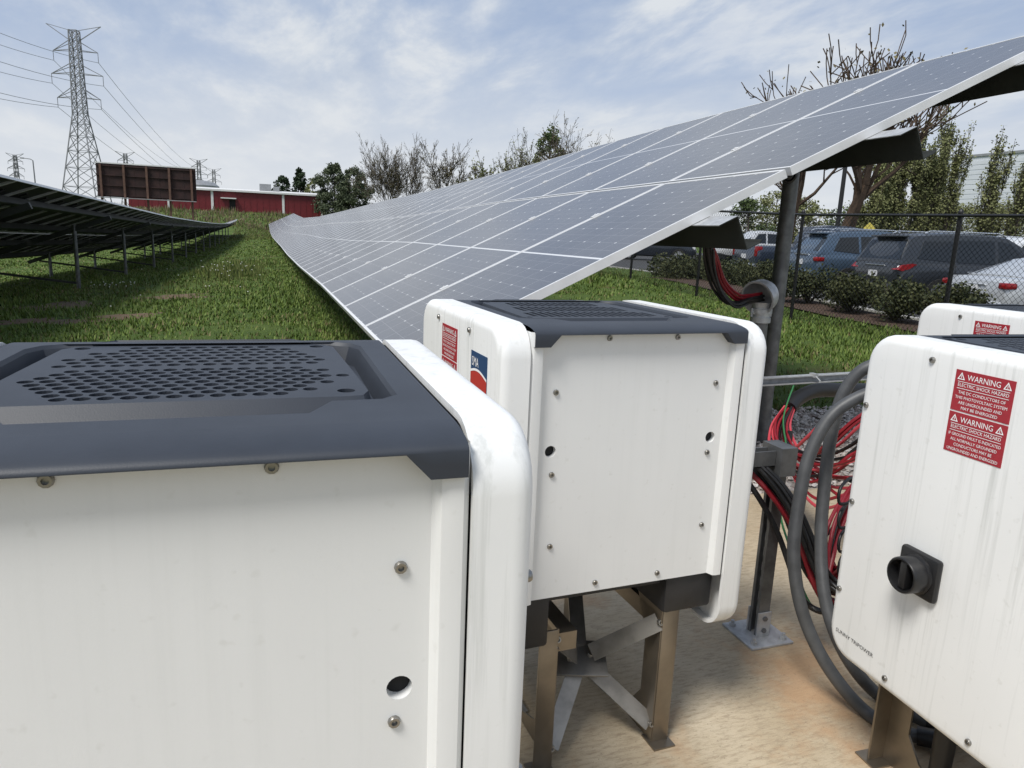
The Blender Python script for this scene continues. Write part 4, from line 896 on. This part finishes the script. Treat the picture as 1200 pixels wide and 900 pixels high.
def on_ground(u, dist): p = atd(u, 300, dist); return (p[0], p[1], ground(p[0], p[1]))
def top_h(u, v, dist): p = atd(u, v, dist); return p[2]-ground(p[0], p[1])
BARE = dict(levels=5, kids=(6, 4, 3, 2, 2), wobble=.10, up=.05, ang=(.35, .85), shrink=(.50, .72), t0=.28, trunk=.42, r0=.24, rmin=.022, leaves=2, leaf=.16, lspread=.10)
COLUMN = dict(levels=3, kids=(11, 5, 3), wobble=.035, up=.22, ang=(.12, .38), shrink=(.30, .48), t0=.06, trunk=.72, r0=.07, rmin=.013, leaves=9, leaf=.14, lspread=.10, stem_r=1.1, lean=.45)
SPREAD = dict(levels=4, kids=(6, 4, 3, 2), wobble=.13, up=.01, ang=(.5, 1.15), shrink=(.50, .74), t0=.30, trunk=.40, r0=.22, rmin=.013, leaves=2, leaf=.10, lspread=.12)
G1 = 'trees beyond the parking lot'; G2 = 'trees along the far end of the field'
def T(u, v, dist, label, cfg, leafm, bark='bark', seed=1, stems=1, group=G1, **kw): return tree(on_ground(u, dist), top_h(u, v, dist), label, {**cfg, **kw}, leafm, bark, seed, stems, group)
T(980, 56, 36, 'tall bare tree rising above the solar modules left of the upright trees', SPREAD, 'bud', 'barkbrown', 6, leaves=1, up=.10, rmin=.017, ang=(.40, .95), levels=4, kids=(6, 4, 3, 2), shrink=(.62, .88), trunk=.28, t0=.55, r0=.30, pct=99.5, leader=.6)
T(922, 92, 38, 'smaller bare tree whose twigs show above the modules left of the tall one', SPREAD, 'bud', 'barkbrown', 9, leaves=1, up=.10, rmin=.017, ang=(.40, .95), levels=4, kids=(5, 3, 3, 2), shrink=(.62, .88), trunk=.30, t0=.6, pct=99.5, leader=.6)
T(1016, 190, 46, 'olive upright tree between the lamp pole and the broad upright tree', COLUMN, 'leaf_olive', seed=27, stems=6, leaves=14)
T(1097, 132, 50, 'tallest upright tree with grey-green young leaves, pointed tip above the others', COLUMN, 'leaf_olive', seed=12, stems=4)
T(1040, 158, 47, 'broad olive-green upright tree directly right of the lamp pole', COLUMN, 'leaf_olive', seed=15, stems=7, leaves=14)
T(1068, 172, 48, 'dense olive upright tree between the broad one and the tallest one', COLUMN, 'leaf_olive', seed=18, stems=6, leaves=14)
T(1148, 163, 50, 'narrow sparse upright tree in front of the pale warehouse', COLUMN, 'leaf_olive', seed=21, stems=3, leaves=7)
T(1198, 172, 50, 'sparse upright tree cut by the right edge', COLUMN, 'leaf_olive', seed=24, stems=3, leaves=6)
for i, (u, v, d, r, lb) in enumerate(((872, 232, 56, 2.2, 'low green tree between wire loop and array post'), (903, 222, 60, 2.6, 'rounded green tree seen just right of the array post'), (935, 232, 58, 2.4, 'olive tree behind the bare tree trunk'),
                               (1000, 236, 62, 3.4, 'low olive tree behind the pale blue sedan'), (1120, 240, 64, 3.6, 'low olive tree between the tallest and the narrow upright trees'), (1172, 238, 64, 3.6, 'low olive tree left of the right-edge tree'), (1060, 236, 66, 3.8, 'low wide tree behind the dense upright tree'))):
    clump_tree(on_ground(u, d), top_h(u, v, d), r, lb, 'leaf_olive' if i % 3 else 'leaf_green', 40+i, 'oval', 6500, .15, group=G1)
clump_tree(on_ground(333, 195), top_h(333, 207, 195), 3.2, 'smaller dark conifer behind the red building roof', 'leaf_dark', 61, 'oval', 3600, .5, group=G2)
clump_tree(on_ground(353, 192), top_h(353, 197, 192), 3.6, 'taller dark conifer behind the red building roof', 'leaf_dark', 62, 'cone', 4200, .5, group=G2)
clump_tree(on_ground(367, 190), top_h(367, 208, 190), 2.2, 'thin olive tree between the conifers and the big evergreens', 'leaf_olive', 63, 'oval', 900, .6, group=G2)
clump_tree(on_ground(392, 150), top_h(392, 192, 150), 4.0, 'dense evergreen at the right end of the red building', 'leaf_dark2', 64, 'oval', 16000, .34, group=G2)
clump_tree(on_ground(414, 148), top_h(414, 197, 148), 4.0, 'second dense evergreen, right of its taller twin', 'leaf_dark2', 65, 'oval', 15000, .34, group=G2)
T(466, 166, 120, 'wide bare many-stemmed tree above the modules', BARE, 'bud', seed=31, stems=3, group=G2, r0=.16, stem_r=3, rmin=.022, ang=(.3, .65), leaf=.13)
T(522, 169, 118, 'round-crowned bare tree above the modules', BARE, 'bud', seed=33, group=G2, rmin=.022, ang=(.3, .75), trunk=.30, leaf=.13, leaves=2)
T(566, 190, 125, 'small budding tree between the round bare tree and the leafy tree', BARE, 'leaf_olive', seed=35, group=G2, leaves=3, leaf=.2, rmin=.022, trunk=.28)
T(610, 168, 85, 'yellowish budding tree left of the green leafy tree', BARE, 'leaf_olive', seed=37, stems=3, group=G2, leaves=3, leaf=.16, rmin=.018, stem_r=2, r0=.14)
clump_tree(on_ground(638, 86), top_h(638, 146, 86), 2.7, 'green leafy tree above the modules', 'leaf_green', 66, 'oval', 5500, .24, group=G2)
T(668, 150, 84, 'twiggy budding tree right of the green leafy tree', BARE, 'bud', seed=39, stems=2, group=G2, leaves=2, leaf=.14, rmin=.018, stem_r=2, r0=.12)
def shrub(base, r, h, label, seed, group, leafm='leaf_shrub', n=1500, leaf=.05):
    rr = random.Random(seed); L, W = MB(), MB()
    for k in range(16):
        a = rr.uniform(0, 2*PI); e = Vector((math.cos(a)*r*rr.uniform(.2, .8), math.sin(a)*r*rr.uniform(.2, .8), h*rr.uniform(.4, .9))); W.tube([(0, 0, -.03), tuple(e*.5+Vector((0, 0, .05))), tuple(e)], [.018, .012, .004], 4)
    lob = [Vector((rr.gauss(0, .45)*r, rr.gauss(0, .45)*r, h*rr.uniform(.35, .72))) for _ in range(9)]
    for k in range(n):
        c = lob[rr.randrange(9)]; v = Vector((rr.gauss(0, 1), rr.gauss(0, 1), rr.gauss(0, .9))).normalized()*r*.45*rr.uniform(.5, 1.08); p = c+v
        if p.z > .02: leaf_tri(L, p, leaf*rr.uniform(.7, 1.4), rr)
    root = empty('shrub', (base[0], base[1], base[2])); tag(root, label, 'shrub', group); link('stem', W.mesh('stem', 'bark', 60), root); c = link('foliage', L.mesh('foliage', leafm), root); c['kind'] = 'stuff'
for i, (x, y, r, lb) in enumerate(((10.55, 12.55, .62, 'dark rounded shrub in front of the steel blue crossover'), (10.6, 11.2, .60, 'dark rounded shrub below the number plate of the dark grey suv'), (10.55, 10.0, .62, 'dark rounded shrub below the right tail light of the dark grey suv'), (10.5, 8.85, .60, 'dark rounded shrub beside the fence post near the rear wheel of the suv'), (10.45, 7.7, .58, 'dark rounded shrub in front of the silver sedan'))):
    shrub((x, y, ground(x, y)+.02), r, .80, lb, 70+i, 'shrubs in the mulch bed', n=4600)
for i, (u, d, lb) in enumerate(((800, 21.5, 'leftmost dark shrub seen below the purlin end'), (830, 21, 'dark shrub behind the fence post left of the wire loop'), (862, 20, 'dark shrub between the wire loop and the weatherhead'))):
    b = on_ground(u, d); shrub(b, .85, .48, lb, 80+i, 'shrubs in the mulch bed', n=4200, leaf=.06)

# ------------------------------------------------------------------ far buildings, billboard, pylons
M['redmetal'] = mat('red_metal_siding', (.155, .014, .019), .5, .1, .12, 1.5)
M['whitetrim'] = mat('white_trim', (.66, .66, .65), .55, 0, .1, 2)
M['greymetal'] = mat('grey_metal', (.30, .31, .32), .5, .3, .2, 1)
M['billboard'] = mat('rusty_brown_panel', (.034, .012, .010), .7, .1, .45, 1.3)
M['postbrown'] = mat('rusty_post', (.13, .07, .05), .7, .2, .3, 2)
M['palewall'] = mat('pale_siding', (.55, .58, .62), .6, 0, .06, .5)
M['lattice'] = mat('pylon_steel', (.20, .205, .215), .55, .4)
def red_building():
    y = 150; x0, x1 = aty(150, 228, y)[0], aty(380, 230, y)[0]; z0, z1 = 3.0, 7.0
    root = empty('red_building', ((x0+x1)/2, y+8, z0)); tag(root, 'long low red metal building with white corner trims and a dark doorway', 'building'); L = root.location
    MB().box((x0-L.x, -8, -.4), (x1-L.x, 12, z1-z0)).build('wall', 'redmetal', root)
    k = 0; x = x0+.3
    while x < x1-.4: MB().box((x-L.x, -8.05, 0), (x-L.x+.12, -8, z1-z0-.1)).build('rib', 'redmetal', root); x += 1.15
    MB().prism([(-8.5, z1-z0), (2, z1-z0+.75), (12.5, z1-z0), (12.5, z1-z0+.25), (2, z1-z0+1.0), (-8.5, z1-z0+.32)], 'x', x0-.4-L.x, x1+.4-L.x).build('roof', 'whitetrim', root)
    for u in (198, 249, 332, 377): xx = aty(u, 240, y)[0]-L.x; MB().box((xx-.22, -8.14, 0), (xx+.22, -8.06, z1-z0)).build('downpipe', 'whitetrim', root)
    a, b = aty(269, 240, y)[0]-L.x, aty(276, 240, y)[0]-L.x
    MB().box((a, -8.12, 0), (b, -8.06, 2.6)).build('door', 'dark', root); MB().box((a-1.5, -8.9, 2.65), (b+.2, -8.06, 2.85)).build('canopy', 'whitetrim', root)
    for u, w_, h in ((311, 2.2, 1.5), (324, 1.2, .9)):
        xx = aty(u, 222, y+4)[0]-L.x; MB().bbox((xx-w_/2, -3, z1-z0+.3), (xx+w_/2, -.5, z1-z0+1.0+h*.7), .05).build('rooftop_unit', 'greymetal', root)
red_building()
def silo_building():
    p = atd(232, 222, 330); g = ground(p[0], p[1]); root = empty('storage_building', (p[0], p[1], g)); tag(root, 'grey rounded storage building behind the red roof beside the billboard', 'building')
    h = atd(232, 211, 330)[2]-g
    MB().lathe([(8.2, -.3), (8.2, h-2.2), (6.5, h-.8), (3.5, h-.2), (.01, h)], 24).build('wall', 'greymetal', root, 40)
    for k in range(5): MB().lathe([(8.22, 0), (8.28, .1), (8.22, .2)], 24).build('band', 'greymetal', root, 40, (0, 0, 2+k*2.2))
silo_building()
def billboard():
    y = 100; A, B = aty(112, 192, y), aty(229, 199, y); C, D = aty(118, 233, y), aty(229, 234, y); x0, x1 = A[0], B[0]; zt, zb = 7.6, 3.7
    cx = (x0+x1)/2; root = empty('billboard', (cx, y, ground(cx, y))); tag(root, 'rusty brown billboard on posts, seen from behind, above the left row', 'billboard'); g = root.location.z; wd = x1-x0
    n = 8
    for k in range(n): a = x0+wd*k/n-cx; MB().box((a+.004, -.06+.02*(k % 2), zb-g), (a+wd/n-.004, .06, zt-g)).build('panel', 'billboard', root)
    MB().box((-wd/2-.1, -.12, zt-g), (wd/2+.1, .16, zt-g+.14)).build('top_trim', 'whitetrim', root)
    for z in (zb+.15, zb+1.3, zb+2.5, zt-.3): MB().box((-wd/2, -.20, z-g), (wd/2, -.07, z-g+.16)).build('stringer', 'billboard', root)
    for k in range(5):
        xx = -wd/2+.5+(wd-1.0)*k/4; MB().box((xx-.12, -.46, -1.2), (xx+.12, -.21, zt-g-.1)).build('post', 'postbrown', root)
    MB().box((-wd/2, -1.0, zb-g-.15), (wd/2, -.5, zb-g-.05)).build('catwalk', 'greymetal', root)
billboard()
def pylon(base, H, rz, t, label, detail=True):
    root = empty('pylon', base, rz); tag(root, label, 'pylon', 'lattice power pylons'); k = H/42.0
    half = lambda z: float(np.interp(z, [0, 22, 38, 42], [4.3, 1.25, .95, .85]))
    zs = [0, 5, 9.5, 13.5, 17, 20, 22.5, 24.8, 27, 29, 31, 33, 35, 37, 39, 41] if detail else [0, 10, 18, 24, 30, 36, 41]
    mb = MB()
    for sx, sy in ((-1, -1), (1, -1), (1, 1), (-1, 1)):
        pts = [(sx*half(z), sy*half(z), z) for z in (0, 22, 41)]
        for a, b in zip(pts[:-1], pts[1:]): mb.beam(Vector(a)*k, Vector(b)*k, t*1.3)
    for a, b in zip(zs[:-1], zs[1:]):
        ha, hb = half(a), half(b); ca = [(-ha, -ha, a), (ha, -ha, a), (ha, ha, a), (-ha, ha, a)]; cb_ = [(-hb, -hb, b), (hb, -hb, b), (hb, hb, b), (-hb, hb, b)]
        for i in range(4):
            j = (i+1) % 4; mb.beam(Vector(ca[i])*k, Vector(cb_[j])*k, t*.8); mb.beam(Vector(ca[j])*k, Vector(cb_[i])*k, t*.8)
            if detail: mb.beam(Vector(cb_[i])*k, Vector(cb_[j])*k, t*.7)
    mb.build('tower', 'lattice', root)
    tips = []
    for z, L in ((36.6, 5.1), (31.4, 5.9), (26.0, 5.0)):
        for s in (-1, 1):
            a = MB(); tip = Vector((s*L, 0, z-.3))
            for sy in (-1, 1):
                a.beam(Vector((s*half(z)*.8, sy*half(z), z))*k, tip*k, t*.8); a.beam(Vector((s*half(z)*.8, sy*half(z), z+2.1))*k, tip*k, t*.8)
            a.build('crossarm', 'lattice', root)
            b = MB(); b.tube([tip*k, (tip-Vector((0, 0, 2.2)))*k], t*.45, 5); b.build('insulator', 'lattice', root); tips.append(Vector(base)+Matrix.Rotation(rz, 3, 'Z') @ ((tip-Vector((0, 0, 2.2)))*k))
    for s in (-1, 1):
        a = MB(); tip = Vector((s*6.2, 0, 42.2)); a.beam(Vector((s*.8, 0, 38.6))*k, tip*k, t); a.beam(Vector((s*.8, 0, 41))*k, tip*k, t*.7); a.beam(Vector((s*.8, 0, 41))*k, Vector((-s*.8, 0, 41))*k, t*.7); a.build('earth_peak', 'lattice', root)
    return tips
pb = aty(101, 222, 190); pz = ground(pb[0], pb[1]); Hm = aty(92, 30, 190)[2]-pz
PM = pylon((pb[0], pb[1], pz-.2), Hm*1.0, math.radians(-14), .145, 'nearest lattice power pylon, towering above the left row and the billboard')
FAR = []
for (u, v, d, lb) in ((152, 178, 620, 'far pylon peeking over the top of the billboard'), (236, 186, 600, 'far pylon rising from the grey building right of the billboard'), (253, 197, 780, 'farthest small pylon right of its neighbour'), (25, 180, 640, 'far pylon at the left edge above the dark modules')):
    q = atd(u, 262, d); z = ground(q[0], q[1]); FAR.append(pylon((q[0], q[1], z-.3), atd(u, v, d)[2]-z, math.radians(-10), .30, lb, False))
q = atd(-330, 250, 125); OFF = pylon((q[0], q[1], ground(q[0], q[1])-.2), 43, math.radians(60), .20, 'pylon outside the left edge that the wires run to')
def power_line(a, b, sag, label, r=.045):
    n = 16; pts = [a.lerp(b, i/n)-Vector((0, 0, 4*sag*(i/n)*(1-i/n))) for i in range(n+1)]; root = empty('power_line', tuple(a)); tag(root, label, 'power line', 'wires between the pylons'); MB().tube([p-a for p in pts], r, 4).build('wire', 'lattice', root)
SIDE = ('left', 'right'); LV = ('top', 'middle', 'bottom')
for i in range(6):
    power_line(PM[i], OFF[i], 2.5, 'wire from the %s %s arm of the nearest pylon out of the left edge' % (LV[i//2], SIDE[i % 2]))
    power_line(PM[i], FAR[1][i], 6, 'wire from the %s %s arm of the nearest pylon down to the far pylon' % (LV[i//2], SIDE[i % 2]), .06)
def street_lamp():
    p = atd(46, 262, 170); g = ground(p[0], p[1]); h = atd(44, 187, 170)[2]-g; root = empty('street_lamp', (p[0], p[1], g)); tag(root, 'thin street lamp between the left-edge pylon and the nearest pylon', 'street lamp')
    MB().tube([(0, 0, -.2), (-.1, 0, h*.97), (-.5, 0, h), (-1.6, 0, h+.1)], [.14, .1, .08, .07], 6).build('pole', 'lattice', root, 40); MB().bbox((-2.2, -.2, h), (-1.5, .2, h+.2), .05).build('lamp_head', 'lattice', root, 40)
street_lamp()
def lot_lamp():
    p = on_ground(977, 27); root = empty('lamp_pole', p); tag(root, 'dark slim lamp pole in the parking lot in front of the bare tree', 'lamp pole')
    h = 5.6; MB().tube([(0, 0, 0), (0, 0, h)], [.085, .06], 10).build('pole', 'fence', root, 40); MB().lathe([(.2, -.1), (.2, .5), (.16, .55), (.0001, .55)], 12).build('footing', 'kerb', root, 40)
    a = MB(); a.bbox((.0, -.05, h-.1), (.7, .05, h-.02), .02); a.build('arm', 'fence', root, 40); MB().bbox((.65, -.17, h-.14), (1.3, .17, h-.02), .03).build('lamp_head', 'fence', root, 40)
lot_lamp()
def warehouse():
    a = atd(1090, 186, 120); b = atd(1330, 212, 105); g = ground(a[0], a[1]); d = Vector((b[0]-a[0], b[1]-a[1], 0)); ln = d.length; rz = math.atan2(d.y, d.x)
    root = empty('warehouse', (a[0], a[1], g), rz); tag(root, 'pale grey warehouse with fine horizontal siding behind the upright trees', 'building'); H = a[2]-g
    MB().box((0, 0, -.3), (ln, 30, H-.3)).build('wall', 'palewall', root)
    for k in range(int((H-.6)/.62)): MB().box((-.04, -.035, .3+k*.62), (ln+.04, 0, .3+k*.62+.5)).build('siding_board', 'palewall', root)
    MB().box((-.2, -.15, H-.3), (ln+.2, 30.2, H)).build('parapet', 'greymetal', root)
warehouse()
def yellow_sign():
    p = on_ground(1014, 34); root = empty('yellow_sign', p); tag(root, 'small yellow diamond road sign among the cars', 'sign'); M['yellow'] = mat('sign_yellow', (.50, .42, .08), .5)
    MB().tube([(0, 0, -.1), (0, 0, 2.2)], .03, 6).build('post', 'galvdark', root, 40)
    mb = MB(); mb.prism([(-.24, 2.0), (0, 1.76), (.24, 2.0), (0, 2.24)], 'y', -.015, .015); o = mb.build('sign_face', 'yellow', root, None, (0, -.05, 0)); root.rotation_euler = (0, 0, -.7)
yellow_sign()

# ------------------------------------------------------------------ grass, weeds, gravel stones
SOIL = []
def soil():
    M['soil'] = mat('red_clay_soil', (.115, .062, .036), .95, 0, .5, 12, bump=1.0, bscale=30, col2=(.10, .085, .045))
    rp = random.Random(44)
    for (u, v, rx, ry, lb) in ((40, 372, .75, .35, 'bare clay patch in the grass at the left edge'), (72, 350, .9, .6, 'bare clay patch in the grass left of the weeds'), (205, 343, .8, .5, 'bare clay patch in the grass below the weeds'), (150, 368, .5, .3, 'small bare clay patch above the nearest inverter')):
        c = atz(u, v, -.15); vs = [(c[0], c[1], ground(c[0], c[1])+.022)]; n = 28
        for k in range(n):
            a = 2*PI*k/n; q = 1+.28*math.sin(3*a+u)+.18*math.sin(5*a+v)+rp.uniform(-.08, .08); x, y = c[0]+rx*q*math.cos(a), c[1]+ry*q*math.sin(a)*1.6; vs.append((x, y, ground(x, y)-.004))
        struct(link('soil_patch', MB().add(vs, [(0, 1+k, 1+(k+1) % n) for k in range(n)]).mesh('soil_patch', 'soil', 60))); SOIL.append((c[0], c[1], rx, ry*1.6))
soil()
def blades():
    rr = np.random.default_rng(5); N = 90000
    u = rr.random(N); r = 2.6*(95/2.6)**(u**.85)
    ang = np.radians(rr.uniform(-24, 62, N)); x = CAM[0]+np.sin(ang)*r; y = CAM[1]+np.cos(ang)*r
    M['g0'] = foliage('grass_blade', (.060, .105, .018), (.15, .205, .042), .6); M['g1'] = foliage('dry_grass_blade', (.11, .10, .04), (.20, .17, .08), .7)
    V, Fc, Mi = [], [], []; rp = random.Random(9)
    for i in range(N):
        X, Y = float(x[i]), float(y[i])
        if (-2.35 < X < 5.45 and Y < 3.1+.12*math.sin(X*3)) or X > 9.65: continue
        if any(((X-a)/rx)**2+((Y-b)/ry)**2 < rp.uniform(.35, 1.1) for a, b, rx, ry in SOIL) and rp.random() < .88: continue
        Z = ground(X, Y); dist = float(r[i]); nb = 4; pn = math.sin(X*.9+1.3*math.sin(Y*.5))+math.sin(Y*.7+X*.35)
        if pn < -1.35 and rp.random() < .75: continue
        hh = (.026+.032*rp.random()+.022*max(0, pn))*(1.0+dist*.006)
        wd = .0045+.0008*dist
        for b in range(nb):
            a = rp.uniform(0, 6.283); px, py = X+rp.gauss(0, .03+.002*dist), Y+rp.gauss(0, .03+.002*dist); l = rp.uniform(.2, .9)*hh; h = hh*rp.uniform(.6, 1.25); c, s = math.cos(a), math.sin(a); o = len(V)
            V += [(px-s*wd, py+c*wd, Z-.01), (px+s*wd, py-c*wd, Z-.01), (px+c*l, py+s*l, Z+h)]; Fc.append((o, o+1, o+2)); Mi.append(1 if rp.random() < .07+.12*max(0, -pn) else 0)
    mb = MB(); mb.v, mb.f, mb.m = V, Fc, Mi; stuff(link('grass', mb.mesh('grass', ['g0', 'g1'])))
blades()
def weeds():
    rp = random.Random(14); V, Fc, Mi = [], [], []
    M['flower'] = mat('white_clover', (.62, .62, .55), .7)
    def stalk(X, Y, h, flower):
        Z = ground(X, Y); a = rp.uniform(0, 6.28); c, s = math.cos(a), math.sin(a); w_ = .006+.0006*Y; l = h*rp.uniform(0, .35); o = len(V)
        V.extend([(X-s*w_, Y+c*w_, Z), (X+s*w_, Y-c*w_, Z), (X+c*l, Y+s*l, Z+h)]); Fc.append((o, o+1, o+2)); Mi.append(0)
        if flower:
            o = len(V); q = .007+.0005*Y; p = (X+c*l, Y+s*l, Z+h)
            V.extend([(p[0]-q, p[1], p[2]), (p[0]+q, p[1], p[2]), (p[0], p[1]+q, p[2]), (p[0], p[1]-q, p[2]), (p[0], p[1], p[2]+q), (p[0], p[1], p[2]-q)])
            for f in ((0, 3, 4), (3, 1, 4), (1, 2, 4), (2, 0, 4), (3, 0, 5), (1, 3, 5), (2, 1, 5), (0, 2, 5)): Fc.append(tuple(o+k for k in f)); Mi.append(1)
    for (u0, u1, v0, v1, n, h, fl) in ((100, 165, 327, 336, 60, .11, .25), (215, 325, 300, 333, 1300, .17, .018), (60, 380, 290, 380, 900, .10, .012), (660, 860, 320, 350, 350, .10, .01)):
        for k in range(n):
            p = atz(rp.triangular(u0, u1), rp.triangular(v0, v1), -.25); stalk(p[0], p[1], h*rp.uniform(.6, 1.3), rp.random() < fl)
    for k in range(3500):
        X, Y = rp.uniform(-4, 6), rp.uniform(80, 118)
        Z = ground(X, Y); h = rp.uniform(.1, .3); a = rp.uniform(0, 6.28); o = len(V); V.extend([(X-.06*math.cos(a), Y-.06*math.sin(a), Z), (X+.06*math.cos(a), Y+.06*math.sin(a), Z), (X+rp.gauss(0, .1), Y, Z+h)]); Fc.append((o, o+1, o+2)); Mi.append(2 if rp.random() < .15 else 0)
    for k in range(7000):
        X, Y = rp.uniform(-45, 22), rp.uniform(108, 149)
        Z = ground(X, Y); h = rp.uniform(.2, .55)*(2.2 if math.sin(X*.7)+math.sin(Y*.45+X*.2) > .7 else 1); a = rp.uniform(0, 6.28); o = len(V); V.extend([(X-.12*math.cos(a), Y-.12*math.sin(a), Z), (X+.12*math.cos(a), Y+.12*math.sin(a), Z), (X+rp.gauss(0, .2), Y, Z+h)]); Fc.append((o, o+1, o+2)); Mi.append(2 if rp.random() < .6 else 0)
    M['dryweed'] = foliage('dry_weed', (.12, .095, .055), (.20, .16, .10)); M['weed'] = foliage('weed_stalk', (.07, .10, .025), (.15, .16, .05))
    mb = MB(); mb.v, mb.f, mb.m = V, Fc, Mi; stuff(link('weeds', mb.mesh('weeds', ['weed', 'flower', 'dryweed'])))
weeds()
def gravel():
    rp = random.Random(31); V, Fc, Mi = [], [], []
    for i, (nm, c) in enumerate((('st0', (.50, .45, .41)), ('st1', (.33, .27, .24)), ('st2', (.62, .58, .55)))): M[nm] = mat('crushed_stone_%d' % i, c, .85, 0, .3, 40)
    for k in range(7500):
        X, Y = rp.uniform(.9, 4.8), rp.uniform(1.54, 3.12); s = rp.uniform(.010, .024); z = -.022+s*.35; o = len(V); th = rp.uniform(0, 6.28); c, d = math.cos(th), math.sin(th)
        for q in ((1, 0, 0), (-1, 0, 0), (0, 1, 0), (0, -1, 0), (0, 0, 1), (0, 0, -1)):
            j = [a+rp.uniform(-.35, .35) for a in q]; V.append((X+(c*j[0]-d*j[1])*s, Y+(d*j[0]+c*j[1])*s*.8, z+j[2]*s*.6))
        for f in ((0, 2, 4), (2, 1, 4), (1, 3, 4), (3, 0, 4), (2, 0, 5), (1, 2, 5), (3, 1, 5), (0, 3, 5)): Fc.append(tuple(o+a for a in f))
        Mi += [rp.choice((0, 0, 1, 2))]*8
    mb = MB(); mb.v, mb.f, mb.m = V, Fc, Mi; stuff(link('gravel', mb.mesh('gravel', ['st0', 'st1', 'st2'])))
gravel()
pc = aty(926, 198, 2.28); pl = empty('post_cable', tuple(pc)); tag(pl, 'short black cable loop under the module seam beside the steel post', 'cable')
wires(pl, [[aty(922, 192, 2.30), aty(931, 196, 2.28), aty(932, 206, 2.27), aty(926, 213, 2.28), aty(919, 212, 2.30)]], .012, 'cableblack')
